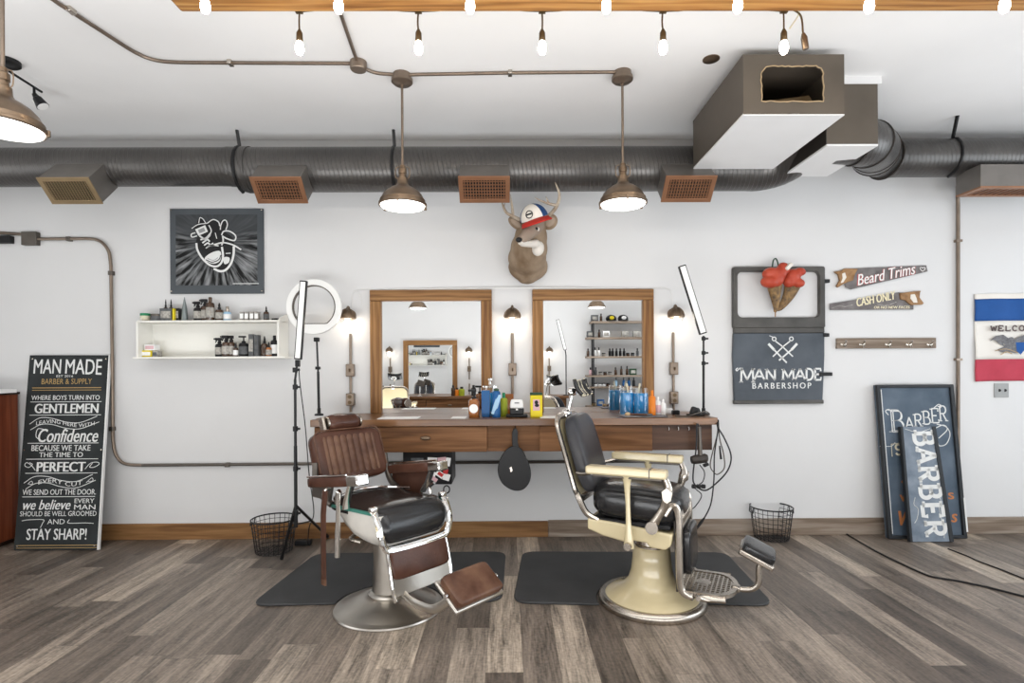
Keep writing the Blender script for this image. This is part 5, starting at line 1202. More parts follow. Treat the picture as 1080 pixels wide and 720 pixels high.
cord([V((xe, yh + .05, CT - .02)), P(757, 455, yh), P(753.5, 480, yh), P(753, 505, yh), P(750, 530, yh), P(744, 544, yh), P(738, 552, yh)], .0055, 'dark cord hanging straight to a plug above the floor behind the cream chair')
MB().tube([P(743, 546, yh), P(739, 551, yh), P(733.5, 559, yh)], [.007, .012, .008], 8).solo('hanging_plug', 'black', 'black plug end dangling low behind the cream barber chair', 'plug')
cord([P(738, 490, yh), P(743, 498, yh), P(741, 508, yh), P(733, 514, yh), P(740, 522, yh), P(734, 533, yh), P(728, 538, yh)], .004, 'thin cord dangling below the hair dryer')
MB().tube([P(759, 470, yh), P(760.5, 484, yh)], [.006, .009], 8).solo('hanging_plug', 'black', 'small black plug hanging beside the narrow grey cord loop', 'plug')
m = MB()
for px in (730, 735, 740): m.cyl(P(px, 512.5, yh - .01), P(px + 3.5, 513, yh - .01), .016, n=10)
m.solo('cord_adapter', 'black', 'ribbed black adapter hanging just below the hair dryer', 'adapter')
# sticker covered tool box under the counter
yk = 4.22; a_, b_ = P(425, 511, yk), P(476.5, 479, yk)
t = thing('tool_box', 'black tool box covered in stickers mounted under the counter behind the brown chair', 'tool box', ((a_.x + b_.x) / 2, yk + .15, a_.z))
zt_ = zbt - .001
MB().span((a_.x, yk, a_.z), (b_.x, yk + .3, zt_)).build('case', 'black', t, bev=.006)
random.seed(3)
st = [(449, 497, 6, 8, 'gold', .1), (455, 501, 8, 9, 'paper', .4), (458, 505, 7, 4, 'pink', .6), (467, 492, 7, 7, 'paper', -.2), (466.5, 491.5, 4, 4.5, 'lightblue', -.2), (464, 500, 9, 6, 'paper', .6), (464.5, 500, 6, 3.5, 'red', .6), (471, 503, 7, 7, 'paper', .3),
      (456, 484, 10, 3.5, 'paper', .05), (466, 484, 9, 4, 'pink', -.1), (472.5, 487, 5, 9, 'paper', .15), (440, 484, 13, 2.5, 'greybox', 0), (452, 494, 5, 5, 'bluecan', .3), (460, 493, 6, 7, 'greybox', 0), (470, 497, 5, 5, 'red', .2)]
for i, (px, py, w_, h_, k_, r_) in enumerate(st):
    c_ = P(px, py, yk - .002 - .0006 * i); s_ = yk / F
    MB().box(c_, (w_ * s_, .001, h_ * s_), RY(r_)).build('sticker', k_, t)
m = MB().tube([P(471 + 3.2 * math.cos(k * PI / 6), 516 + 4 * math.sin(k * PI / 6), yk + .02) for k in range(12)], .005, 6, closed=True); m.build('ring_pull', 'blackmetal', t)
# ------------------------------------------------------------------ barber chairs
def cream_chair(loc, rot, label, group=None):
    t = thing('barber_chair', label, 'barber chair', loc, rot, group, world=False)
    # pedestal
    bp_ = MB().lathe([(.0, .03), (.286, .03), (.284, .05), (.262, .068), (.22, .085), (.175, .107), (.142, .145), (.125, .20), (.116, .27), (.112, .335), (.10, .35), (.0, .35)], n=56).build('base', 'cream', t)
    MB().lathe([(.28, 0), (.315, .0), (.324, .012), (.325, .03), (.318, .046), (.302, .055), (.284, .052)], n=56).build('base_ring', 'nickel', bp_)
    MB().lathe([(.098, .345), (.098, .36), (.092, .365), (.088, .405)], n=36).build('collar', 'nickel', t)
    # seat frame
    prof = [(-.335, .535), (-.335, .47), (-.24, .44), (-.09, .415), (-.075, .432), (.02, .43), (.035, .405), (.125, .402), (.155, .43), (.165, .495), (.06, .505), (-.14, .525)]
    MB().prism(prof, (0, .235, 0), EX, EZ, .47).build('seat_frame', 'cream', t, bev=.018, bseg=3)
    MB().box((-.08, 0, .525), (.46, .44, .03)).build('seat_plate', 'black', t, bev=.01)
    # cushion
    def seat(u_, v_):
        pass
    MB().sq((-.06, 0, .63), (.545, .465, .225), .6, .45, RY(.06), 40, 22).build('seat_cushion', 'black_leather', t)
    MB().sq((-.06, 0, .575), (.49, .42, .10), .5, .35, RY(.06), 40, 10).build('seat_band', 'black_leather', t)
    # backrest
    upv = V((-.285, 0, .958)); nv = V((.958, 0, .285)); yv = V((0, 1, 0)); R_ = Matrix((nv, yv, upv)).transposed(); bc = V((-.468, 0, .885))
    MB().sq(bc + nv * .06, (.10, .40, .50), .5, .42, R_, 36, 22).build('backrest', 'navy_leather', t)
    o_ = bc - nv * .006
    loop = [(x_, z_) for x_, z_ in rrect(-.215, -.265, .215, .26, .09, 6)]
    MB().tube([o_ + yv * x_ + upv * z_ for x_, z_ in loop], .016, 8, closed=True, flat=1.4, upv=(1, 0, .3)).build('back_frame', 'nickel', t)
    MB().prism([(x_ * .97, z_ * .97) for x_, z_ in loop], o_ - nv * .02, yv, upv, .02).build('back_panel', 'cream', t)
    for s in (-1, 1):
        MB().tube([o_ + yv * (.2 * s) - upv * .22, V((-.385, .215 * s, .63)), V((-.345, .215 * s, .56)), V((-.27, .215 * s, .522))], .019, 8, k=4).build('back_bracket', 'nickel', t)
        # armrest
        arm = MB().box((-.085, .285 * s, .842), (.465, .085, .048)).build('armrest', 'cream', t, bev=.012, bseg=3)
        MB().box((.055, .285 * s, .843), (.006, .088, .052)).build('arm_joint', 'grey_metal', arm)
        MB().tube([(-.08, .285 * s, .82), (-.078, .288 * s, .76), (-.072, .292 * s, .6), (-.068, .296 * s, .47), (-.068, .296 * s, .41)], [.034, .02, .013, .016, .027, .03], 14, flat=.75, k=3).build('arm_post', 'cream', t)
        MB().cyl((-.068, .31 * s, .425), (-.068, .335 * s, .425), .022, n=16).build('post_bolt', 'nickel', t)
        MB().tube([(-.3, .26 * s, .815), (-.36, .24 * s, .80), (-.4, .225 * s, .80)], .013, 8, k=3).build('arm_link', 'nickel', t)
        MB().box((-.08, .285 * s, .811), (.40, .04, .016)).build('arm_rail', 'grey_metal', t, bev=.004)
        br = MB(); br.tube([(.135, .285 * s, .815), (.15, .283 * s, .775), (.148, .28 * s, .735), (.125, .272 * s, .66), (.10, .268 * s, .61), (.06, .262 * s, .545), (.055, .258 * s, .52)], [.018, .02, .028, .02, .022, .028, .03], 10, flat=.8, k=4)
        br.cyl((.06, .23 * s, .535), (.06, .292 * s, .535), .036, n=18)
        br.build('arm_bracket', 'nickel', t)
        MB().prism([(0, .042), (.03, .018), (.024, -.03), (0, -.05), (-.024, -.03), (-.03, .018)], (.15, .305 * s - (.006 if s < 0 else -.006), .735), EX, EZ, -.012 * s).build('cast_plate', 'nickel', t, bev=.003)
        # leg rest side rail
        MB().tube([(.12, .225 * s, .60), (.155, .215 * s, .655), (.182, .205 * s, .64), (.195, .2 * s, .56), (.195, .2 * s, .4), (.198, .2 * s, .24), (.21, .2 * s, .175), (.25, .2 * s, .152), (.34, .2 * s, .155), (.44, .195 * s, .162)], .02, 8, k=4, flat=.8, upv=(1, 0, 0.01)).build('leg_rest_rail', 'nickel', t)
        MB().cyl((.3, .195 * s, .155), (.3, .222 * s, .155), .014, n=10).build('rail_bolt', 'chrome', t)
    # leg rest: slatted grilles and pad
    for za, zb_, nm_ in ((.525, .61, 'upper_grille'), (.165, .25, 'lower_grille')):
        g = MB(); xa_ = .205 if za > .4 else .21; dxa = -.006
        g.box((xa_ + dxa, 0, zb_), (.016, .38, .02)); g.box((xa_, 0, za), (.016, .38, .02))
        for i in range(11): g.box((xa_ + dxa / 2, -.17 + .034 * i, (za + zb_) / 2), (.012, .013, zb_ - za))
        g.build(nm_, 'nickel', t, bev=.002)
    MB().box((.175, 0, .38), (.012, .37, .44), RY(-.03)).build('leg_rest_panel', 'plenum_dark', t)
    MB().sq((.222, 0, .375), (.07, .31, .27), .35, .35, RY(-.03), 32, 16).build('leg_pad', 'black_leather', t)
    # foot plate with its lattice
    zf = .175; g = MB(); outl = [(.19, -.19), (.38, -.19)] + arc2(.38, 0, .115, .19, -80, 80, 10) + [(.38, .19), (.19, .19)]
    cxm, k_ = .30, .86
    g.frame(outl, [(cxm + (a_ - cxm) * k_, b_ * k_) for a_, b_ in outl], (0, 0, zf - .02), EX, (0, 1, 0), .022)
    for i in range(11):
        x = .205 + i * .025; hw = .185 if x < .38 else .185 * math.sqrt(max(0, 1 - ((x - .38) / .115) ** 2)); g.box((x, 0, zf - .008), (.009, 2 * hw, .012))
    for i in range(13):
        y = -.168 + i * .028; xm = .38 + .11 * math.sqrt(max(0, 1 - (y / .19) ** 2)); g.box(((.19 + xm) / 2, y, zf - .009), (xm - .19, .009, .012))
    fp = g.build('foot_plate', 'nickel', t)
    g = MB(); g.ell((.30, 0, zf - .004), (.045, .055, .003)); g.build('medallion', 'nickel', fp)
    # heel rest
    MB().tube([(.46, 0, .165), (.53, 0, .165), (.575, 0, .18), (.60, 0, .215), (.602, 0, .27), (.606, 0, .315), (.63, 0, .345)], .017, 10, k=4).build('heel_arm', 'nickel', t)
    MB().sq((.48, 0, .165), (.05, .06, .04), .5, .5).build('heel_joint', 'nickel', t)
    Rp = RY(.42) @ RX(0)
    c_ = V((.60, 0, .395)); hp = MB().box(c_ - Rp @ V((0, 0, .022)), (.19, .235, .03), Rp).build('heel_rest', 'nickel', t, bev=.008)
    MB().sq(c_ + Rp @ V((0, 0, .008)), (.18, .225, .055), .45, .3, Rp, 32, 12).build('heel_pad', 'black_leather', hp)
    # headrest
    MB().tube([(-.535, 0, 1.09), (-.535, 0, 1.16), (-.515, 0, 1.24), (-.505, 0, 1.275)], .0085, 8, k=3).build('headrest_post', 'chrome', t)
    MB().sq((-.54, -.02, 1.135), (.06, .08, .075), .8, .8).build('headrest_clamp', 'chrome', t)
    MB().sq((-.505, -.01, 1.285), (.05, .09, .055), .7, .7).build('headrest_joint', 'chrome', t)
    Rh = RY(-.5)
    hr = MB().surf(lambda a_, b_: V((-.455, 0, 1.305)) + Rh @ V((-.02 + .03 * (2 * a_ - 1) ** 2 + .012 * (2 * b_ - 1) ** 2, (a_ - .5) * .23, (b_ - .5) * .115)), 14, 8).build('headrest_pad', 'black_leather', t)
    q_ = hr.modifiers.new('thick', 'SOLIDIFY'); q_.thickness = .022
    g = MB()
    for i in range(5):
        a_ = .1 + .2 * i; g.tube([V((-.455, 0, 1.305)) + Rh @ V((-.004 + .03 * (2 * a_ - 1) ** 2 + .012 * (2 * b_ - 1) ** 2, (a_ - .5) * .23, (b_ - .5) * .118)) for b_ in (0, .25, .5, .75, 1)], .008, 6)
    g.build('headrest_slat', 'creamjar', hr)
    return t
chairB = cream_chair((.875, 3.40, 0.0), math.radians(-26), 'antique cream enamelled barber chair with black leather on the right floor mat')

def brown_chair(loc, rot, label):
    t = thing('barber_chair', label, 'barber chair', loc, rot, None, world=False)
    bs = MB().lathe([(.0, .004), (.322, .0), (.326, .006), (.322, .014), (.295, .02), (.285, .026), (.2, .06), (.15, .082), (.12, .088), (.0, .09)], n=64).build('base', 'steel', t)
    MB().lathe([(.0, .085), (.118, .085), (.122, .092), (.112, .105), (.1, .11), (.094, .2), (.09, .44), (.0, .44)], n=40).build('column', 'steel', t)
    MB().box((0, 0, .455), (.26, .24, .03)).build('column_head', 'grey_metal', t, bev=.008)
    MB().tube([(-.16, -.05, .455), (-.1, -.2, .44), (-.02, -.18, .43)], .012, 8, k=3).build('under_bracket', 'nickel', t)
    # seat shell, rounded in plan and below
    def sec(x):
        k_ = (x + .27) / .53
        zb_ = .585 - .145 * math.sin(min(1, max(0, k_ * 1.5)) * PI / 2) + (.02 if k_ > .85 else 0); zt_ = .612 + .022 * k_
        hw = .245 * (.86 + .14 * math.sin(min(1, max(0, k_ * 2.2)) * PI / 2))
        return [V((x, y_, z_)) for y_, z_ in ((-hw * .72, zb_), (-hw * .93, zb_ + .035), (-hw, zb_ + .08), (-hw, zt_), (hw, zt_), (hw, zb_ + .08), (hw * .93, zb_ + .035), (hw * .72, zb_))]
    MB().rings([sec(x) for x in (-.27, -.2, -.12, -.02, .08, .16, .22, .245)]).build('seat_shell', 'skirt', t, ang=50)
    for s in (-1, 1): MB().box((-.02, .246 * s, .632), (.46, .012, .018), RY(-.045)).build('shell_edge', 'teal', t)
    # cushion: a waterfall front
    prof = [(-.24, .60), (-.245, .635), (-.2, .655), (-.08, .648), (.06, .655), (.16, .662), (.215, .65), (.255, .615), (.275, .56), (.272, .505), (.25, .475), (.215, .475), (.2, .52), (.19, .60)]
    pc = c2(prof, 4, True); cxp, czp = .03, .58
    R_ = []
    for i in range(25):
        v_ = -1 + i / 12; a_ = abs(v_); sh = 1 - .07 * max(0, (a_ - .8) / .2) ** 2 - (.05 if a_ == 1 else 0)
        dome_ = .02 * (1 - a_ ** 2.2)
        R_.append([V((cxp + (x_ - cxp) * sh + (.012 * (1 - a_ * a_) if x_ > .2 else 0), v_ * (.243 - max(0, .54 - z_) * .55), czp + (z_ - czp) * sh + (dome_ if z_ > .62 else 0))) for x_, z_ in pc])
    MB().rings(R_).build('seat_cushion', 'black_leather', t, ang=60)
    # chrome U rim round the seat front
    rim = [(.20, -.25, .665), (.225, -.252, .645), (.262, -.25, .575), (.275, -.245, .52), (.278, -.225, .47), (.28, -.18, .448), (.283, 0, .444), (.28, .18, .448), (.278, .225, .47), (.275, .245, .52), (.262, .25, .575), (.225, .252, .645), (.20, .25, .665)]
    MB().tube(rim, .011, 8, k=3, flat=2.0, upv=(1, 0, .4)).build('seat_rim', 'chrome', t)
    for s in (-1, 1): MB().sq((.205, .25 * s, .668), (.045, .045, .035), .5, .5).build('rim_cap', 'chrome', t)
    MB().tube([(-.24, -.22, .655), (-.27, -.1, .67), (-.28, 0, .675), (-.27, .1, .67), (-.24, .22, .655), (-.1, .245, .668)], .011, 8, k=4).build('rear_rim', 'chrome', t)
    # backrest
    upv = V((-.36, 0, .933)); nv = V((.933, 0, .36)); yv = V((0, 1, 0)); bc = V((-.435, 0, .875)); R3 = Matrix((nv, yv, upv)).transposed()
    MB().sq(bc, (.10, .50, .335), .3, .26, R3, 40, 18).build('backrest', 'brown_leather', t)
    def rib(a_, b_):
        y_ = (a_ - .5) * .42; z_ = (b_ - .5) * .29
        ed = min(1, min(a_, 1 - a_) * 12) * min(1, min(b_, 1 - b_) * 10)
        return bc + nv * (.036 + ed * (.012 + .010 * abs(math.sin(PI * 9 * a_)))) + yv * y_ + upv * z_
    MB().surf(rib, 90, 14).build('channelled_leather', 'tan_leather', t, ang=80)
    loop = rrect(-.243, -.155, .243, .168, .05, 5)
    lp = [p_ for p_ in loop if p_[1] > -.05]
    i0 = next(i for i in range(len(loop)) if loop[i][1] <= -.05)
    order = [p_ for p_ in loop if p_[0] > 0 and p_[1] > 0] + [p_ for p_ in loop if p_[0] <= 0 and p_[1] > 0]
    order = [(.243, -.10)] + order + [(-.243, -.10)]
    MB().tube([bc + nv * .044 + yv * a_ + upv * b_ for a_, b_ in order], .0045, 6).build('back_piping', 'tan_leather', t)
    # head rest
    hc = bc + upv * .222 + nv * .01
    R_ = []
    for i in range(17):
        v_ = -1 + i / 8; sh = (1 - abs(v_) ** 8) ** .5 if abs(v_) < 1 else .55; sh = max(sh, .55) * (1 - .06 * math.cos(v_ * PI))
        R_.append([hc + yv * (v_ * .118) + nv * (.05 * sh * math.cos(a_)) + upv * (.055 * sh * math.sin(a_)) for a_ in [2 * PI * j / 24 for j in range(24)]])
    hr = MB().rings(R_).build('headrest', 'brown_leather', t)
    for s in (-1, 1): MB().cyl(hc + yv * (.112 * s), hc + yv * (.124 * s), .04, n=20).build('end_disc', 'nickel', hr)
    MB().box(hc - yv * .14 - upv * .02 - nv * .01, (.055, .02, .13), R3).build('headrest_bracket', 'nickel', t, bev=.006)
    for s in (-.04, .04): MB().cyl(hc - upv * .15 + yv * s - nv * .055, hc - upv * .01 + yv * s - nv * .055, .007, n=8).build('headrest_rod', 'chrome', t)
    # arms
    for s in (-1, 1):
        y_ = .29 * s; Ra = RY(-.15)
        ar = MB().sq((-.16, y_, .782), (.46, .075, .062), .3, .3, Ra, 32, 12).build('armrest', 'brown_leather', t)
        MB().box((.115, y_, .826), (.11, .08, .06), Ra).build('arm_cap', 'chrome', ar, bev=.008)
        MB().tube([(-.38, y_ + .03 * s, .785), (-.15, y_ + .036 * s, .82), (.06, y_ + .036 * s, .852)], .005, 6).build('arm_piping', 'chrome', ar)
        MB().prism([(-.36, .60), (-.36, .735), (.04, .79), (-.03, .655), (-.06, .62)], (0, y_ - (.0175 if s > 0 else -.0175) * -1 , 0), EX, EZ, .02).build('arm_panel', 'brown_leather' if s > 0 else 'grey_metal', t, bev=.004) if s > 0 else MB().prism([(-.40, .655), (-.40, .735), (-.17, .765), (-.2, .66)], (0, y_ + .03, 0), EX, EZ, .02).build('arm_panel', 'grey_metal', t, bev=.004)
        MB().tube([(.06, y_, .80), (.02, y_, .72), (-.02, y_ * .96, .65)], .014, 8, flat=1.8, k=3).build('arm_bracket', 'chrome', t)
        MB().tube([(-.40, .255 * s, .86), (-.385, .262 * s, .76), (-.33, .258 * s, .68), (-.22, .25 * s, .63)], .02, 8, k=4).build('back_bracket', 'grey_metal', t)
    MB().tube([(-.11, -.285, .66), (-.065, -.30, .735), (-.055, -.30, .72), (-.065, -.30, .62), (-.075, -.298, .5), (-.08, -.298, .36)], [.011, .014, .016, .014, .013, .018, .016], 10, k=3).build('recline_lever', 'chrome', t)
    MB().tube([(.08, .262, .65), (.06, .27, .69), (.10, .275, .72)], .01, 8, k=3).build('side_latch', 'chrome', t)
    # leg rest
    MB().prism([(.245, .44), (.31, .20), (.335, .205), (.275, .445)], (0, .205, 0), EX, EZ, .41).build('leg_rest_panel', 'steel', t, bev=.004)
    RL = RY(-.26)
    MB().sq((.288, 0, .365), (.05, .405, .165), .3, .2, RL, 32, 12).build('leg_pad', 'brown_leather', t)
    for s in (-1, 1): MB().tube([(.262, .203 * s, .455), (.285, .208 * s, .40), (.335, .207 * s, .205), (.325, .19 * s, .19)], .010, 8, k=3).build('leg_rest_edge', 'chrome', t)
    MB().hexa([(.13, -.08, .22), (.31, -.19, .195), (.31, .19, .195), (.13, .08, .22), (.13, -.08, .42), (.25, -.19, .43), (.25, .19, .43), (.13, .08, .42)]).build('leg_rest_web', 'steel', t)
    # foot rest
    for s in (-1, 1):
        MB().tube([(.31, .13 * s, .205), (.40, .135 * s, .185), (.55, .14 * s, .19), (.63, .14 * s, .225), (.70, .14 * s, .28)], .011, 8, k=4, flat=2.2, upv=(0, 1, 0)).build('foot_arm', 'steel', t)
    Rf = RY(.62); fc = V((.715, 0, .315))
    fr = MB().box(fc - Rf @ V((0, 0, .022)), (.20, .345, .022), Rf).build('foot_rest', 'steel', t, bev=.008)
    MB().sq(fc + Rf @ V((0, 0, .008)), (.185, .325, .062), .4, .22, Rf, 36, 12).build('foot_pad', 'tan_leather', fr)
    for s in (-1, 1): MB().cyl(fc + V((0, .172 * s, -.005)), fc + V((0, .185 * s, -.005)), .014, n=12).build('foot_bolt', 'chrome', fr)
    return t
chairA = brown_chair((-.727, 3.36, 0.0), math.radians(-42), 'brown and black leather barber chair with a steel base on the left floor mat')
ca = RZ(math.radians(-42)); la = lambda x, y, z: V((-.727, 3.36, 0)) + ca @ V((x, y, z))
t = thing('razor_strop', 'brown leather razor strop hanging from the left arm of the brown chair', 'strop', la(-.165, -.335, .19))
MB().tube([la(-.165, -.325, .735), la(-.168, -.335, .6), la(-.17, -.335, .4), la(-.168, -.335, .22)], .031, 6, flat=.15, upv=ca @ V((1, 0, 0))).build('strap', 'brown_leather', t)
MB().tube([la(-.16, -.33, .735), la(-.155, -.32, .745), la(-.155, -.295, .745)], .008, 6, k=3).build('hook', 'nickel', t)
MB().tube([la(-.168, -.335, .225), la(-.168, -.335, .19)], .032, 6, flat=.25, upv=ca @ V((1, 0, 0))).build('tip', 'tan_leather', t)
# ------------------------------------------------------------------ floor mats
def mat_(pts, label, base):
    p = [G(*q_) for q_ in pts]; cx_ = sum(q_.x for q_ in p) / 4; n = 6
    poly = []; r_ = .11
    for i in range(4):
        a_, b_, c_ = p[i - 1], p[i], p[(i + 1) % 4]; d0 = (a_ - b_).normalized(); d1 = (c_ - b_).normalized()
        for k in range(n + 1):
            s_ = k / n; A_ = b_ + d0 * r_; B_ = b_ + d1 * r_
            poly.append(tuple((A_ * (1 - s_) ** 2 + b_ * (2 * s_ * (1 - s_)) + B_ * s_ ** 2).xy))
        if i == 0:                                  # the half-round cut-out that fits the chair's base
            yf = (p[0].y + p[1].y) / 2; R_ = .335; a0 = math.asin((yf - base[1]) / R_)
            poly += [(base[0] + R_ * math.cos(a_), base[1] + R_ * math.sin(a_)) for a_ in [PI - a0 - (PI - 2 * a0) * k / 28 for k in range(29)]]
    return MB().prism(poly, (0, 0, .001), EX, (0, 1, 0), .014).solo('floor_mat', 'rubber', label, 'floor mat', 'rubber floor mats under the barber chairs', bev=.006)
mat_([(263, 640), (530, 635), (533.5, 583), (333, 585)], 'left black rubber floor mat lying under the brown barber chair', (-.727, 3.36))
mat_([(541, 637), (817, 640), (766, 584), (551, 583)], 'right black rubber floor mat lying under the cream barber chair', (.875, 3.40))
# ------------------------------------------------------------------ wire baskets
def basket(c, r, h, tilt, label):
    t = thing('wire_basket', label, 'basket', c, group='round wire waste baskets', world=False)
    rr = lambda k: r * (.80 + .20 * k)
    MB().tube([(rr(1) * math.cos(a_), rr(1) * math.sin(a_), h) for a_ in [2 * PI * k / 36 for k in range(36)]], .006, 6, closed=True).build('rim', 'wire', t)
    m = MB()
    for k in (.04, .16, .3, .44, .58, .72, .86): m.tube([(rr(k) * math.cos(a_), rr(k) * math.sin(a_), h * k) for a_ in [2 * PI * q_ / 28 for q_ in range(28)]], .0022, 4, closed=True)
    for q_ in range(26):
        a_ = 2 * PI * q_ / 26; m.tube([(rr(.02) * math.cos(a_), rr(.02) * math.sin(a_), h * .02), (rr(1) * math.cos(a_), rr(1) * math.sin(a_), h)], .0025, 4)
    m.build('wire_side', 'wire', t)
    m = MB()
    for k in range(-4, 5):
        w_ = rr(0) * math.sqrt(1 - (k / 4.6) ** 2); m.tube([(k / 4.6 * rr(0), -w_, .006), (k / 4.6 * rr(0), w_, .006)], .0024, 4); m.tube([(-w_, k / 4.6 * rr(0), .006), (w_, k / 4.6 * rr(0), .006)], .0024, 4)
    m.build('wire_bottom', 'wire', t)
    for s in (-1, 1):
        m = MB().tube([(rr(1) * s, -.035, h), (rr(1) * s * 1.02, -.035, h - .045), (rr(1) * s * 1.02, .035, h - .045), (rr(1) * s, .035, h)], .0045, 6); m.build('handle', 'wire', t)
    return t
f_ = G(281, 588); basket((f_.x, f_.y + .14, .002), .168, .26, 0, 'round wire waste basket on the floor by the tripod light stand')
f_ = G(821, 572.5); basket((f_.x, f_.y + .12, .002), .166, .265, 0, 'round wire waste basket on the floor right of the cream barber chair')
# ------------------------------------------------------------------ leaning boards
def board_frame(bl_, br_, tl_, tr_):
    """corner points of a leaning board -> point at fractions (u right, v down)"""
    return lambda u_, v_: (tl_ * (1 - u_) + tr_ * u_) * (1 - v_) + (bl_ * (1 - u_) + br_ * u_) * v_
def lean(px, yb, yt):
    (a_, b_, c_, d_) = px
    return G(*a_) if yb is None else P(*a_, yb), G(*b_) if yb is None else P(*b_, yb), P(*c_, yt), P(*d_, yt)
def plank_mesh(cs, th):
    bl_, br_, tl_, tr_ = cs; nn_ = (br_ - bl_).cross(tl_ - bl_).normalized()
    if nn_.y > 0: nn_ = -nn_
    return MB().hexa([bl_ - nn_ * th, br_ - nn_ * th, tr_ - nn_ * th, tl_ - nn_ * th, bl_, br_, tr_, tl_]), nn_
# menu board
yb_ = 4.46
cs = lean(((14.5, 577), (103, 577), (31.5, 374.5), (115.5, 374.5)), yb_, YW - .03)
dzb = min(cs[0].z, cs[1].z); cs = tuple(V((p_.x, p_.y, p_.z)) for p_ in cs)
for p_ in cs[:2]: p_.z = max(p_.z, .004) * 0 + .006
m, nn_ = plank_mesh(cs, .016)
t = thing('menu_board', 'tall blackboard with white chalk lettering leaning on the wall beside the red cabinet', 'sign', (cs[0] + cs[1]) / 2)
m.build('board', 'chalkboard', t)
FR = board_frame(*cs); W_ = (cs[1] - cs[0]).length; H_ = (cs[2] - cs[0]).length
exb = (cs[1] - cs[0]).normalized(); eyb = (cs[2] - cs[0]).normalized()
wl = MB(); wl.box((FR(1, .5)) - nn_ * .006 + exb * .003, (.008, .026, H_), Matrix((exb, -nn_, eyb)).transposed()); wl.build('white_edge', 'white', t)
wm, gm = MB(), MB()
def bt(mm, s_, xa_, xb_, ya, yb2, **kw):
    """Text between photo columns / rows of the board, as fractions of it."""
    vb = (yb2 - 375) / 202; va = (ya - 375) / 202
    lx = lambda v_: 31.5 - 17 * v_
    u0_ = (xa_ - lx(vb)) / 86.; u1_ = (xb_ - lx(vb)) / 86.
    o_ = FR(u0_, vb) + nn_ * .0008
    text(mm, s_, o_, exb, eyb, (u1_ - u0_) * W_, (vb - va) * H_, **kw)
def bl_line(mm, xa_, xb_, y_, w=.005):
    v_ = (y_ - 375) / 202; lx = 31.5 - 17 * v_
    mm.stroke([((xa_ - lx) / 86 * W_, 0), ((xb_ - lx) / 86 * W_, 0)], w, FR(0, v_) + nn_ * .0008, exb, eyb, .0008)
def bl_curve(mm, pts, w=.005):
    pp = []
    for x_, y_ in c2(pts, 6):
        v_ = (y_ - 375) / 202; pp.append(((x_ - (31.5 - 17 * v_)) / 86 * W_, (1 - v_) * H_))
    mm.stroke(pp, w, cs[0] + nn_ * .0008, exb, eyb, .0008)
bt(wm, 'MAN', 35.5, 64.5, 379.5, 395, bold=.008); bt(wm, 'MADE', 69.5, 108.5, 379.5, 395, bold=.008, warp=lambda a_, b_: -.012 * a_ * (1 - b_))
bt(wm, 'EST 2016', 60, 78, 396.6, 399)
bl_line(gm, 34, 108, 410.5, .007); gm.build('gold_rule', 'gold', t); gm = MB(); bl_line(gm, 34, 108, 413, .005); gm.build('gold_rule', 'gold', t); gm = MB()
bt(wm, 'WHERE BOYS TURN INTO', 33, 106, 418.5, 423.5, bold=.008); bl_line(wm, 32, 108, 425.5)
bt(wm, 'GENTLEMEN', 36.5, 104, 427.5, 437.5, bold=.025); bl_line(wm, 31, 107, 439.5)
wv = lambda A_: (lambda a_, b_: A_ * math.sin(a_ * 2 * PI))
bl_curve(wm, [(31, 449), (42, 442.5), (55, 443), (70, 447), (85, 447.5), (103, 441)]); bl_curve(wm, [(32, 455), (43, 449.5), (55, 449.5), (70, 453.5), (85, 454), (105, 447)])
bt(wm, 'LEAVING HERE WITH', 38, 100, 446.3, 450.3, warp=wv(.017))
bt(wm, 'Confidence', 40, 103, 454, 468, shear=.25, bold=.012); bl_curve(wm, [(48, 455), (40, 454), (38, 462), (43, 466)], .006); bl_line(wm, 29, 104, 469)
bt(wm, 'BECAUSE WE TAKE', 33, 95, 471, 477, bold=.008); bt(wm, 'THE TIME TO', 41, 87, 478.5, 483.5, bold=.008); bl_line(wm, 27.5, 103, 485.5)
bt(wm, 'PERFECT', 38.5, 89, 488.5, 498.5, bold=.03); bl_line(wm, 26.5, 102, 500)
bl_curve(wm, [(37, 497), (33, 492), (28, 489), (26, 492), (30, 494), (34, 491), (31, 489)]); bl_curve(wm, [(89, 496), (95, 490), (102, 489), (104, 491), (99, 494), (94, 494), (97, 490)])
bl_curve(wm, [(25, 510), (36, 503.5), (50, 503.5), (64, 507.5), (80, 508.5), (97, 501.5)]); bl_curve(wm, [(27, 516), (37, 510.5), (50, 510), (64, 514), (80, 515), (100, 507.5)])
bl_curve(wm, [(29, 511), (33, 508), (34, 511), (30, 511)], .004); bl_curve(wm, [(90, 510), (96, 505), (97, 508), (92, 509)], .004)
bt(wm, 'EVERY CUT', 40, 86, 507.2, 511.4, warp=wv(.017))
bt(wm, 'WE SEND OUT THE DOOR.', 23.5, 100, 516.5, 522, bold=.006); bl_line(wm, 23.5, 99, 524)
bt(wm, 'we believe', 24, 73, 527, 537, shear=.3, bold=.012); bt(wm, 'EVERY', 77.5, 98, 526, 530.5, bold=.006); bt(wm, 'MAN', 77, 99, 532, 537, bold=.012)
bt(wm, 'SHOULD BE WELL GROOMED', 21, 100, 538.5, 543.5)
bt(wm, 'AND', 49, 67, 546.5, 551.5); bl_curve(wm, [(23, 548), (30, 547), (45, 547), (44, 551), (42, 555)]); bl_curve(wm, [(97, 551), (88, 550.5), (71, 550.5), (72, 547)])
bt(wm, 'STAY SHARP!', 27.5, 89, 556, 567, bold=.012)
bl_line(gm, 17, 101, 572.5, .005); gm.build('gold_rule', 'gold', t); gm = MB(); bl_line(gm, 17, 101, 575, .004)
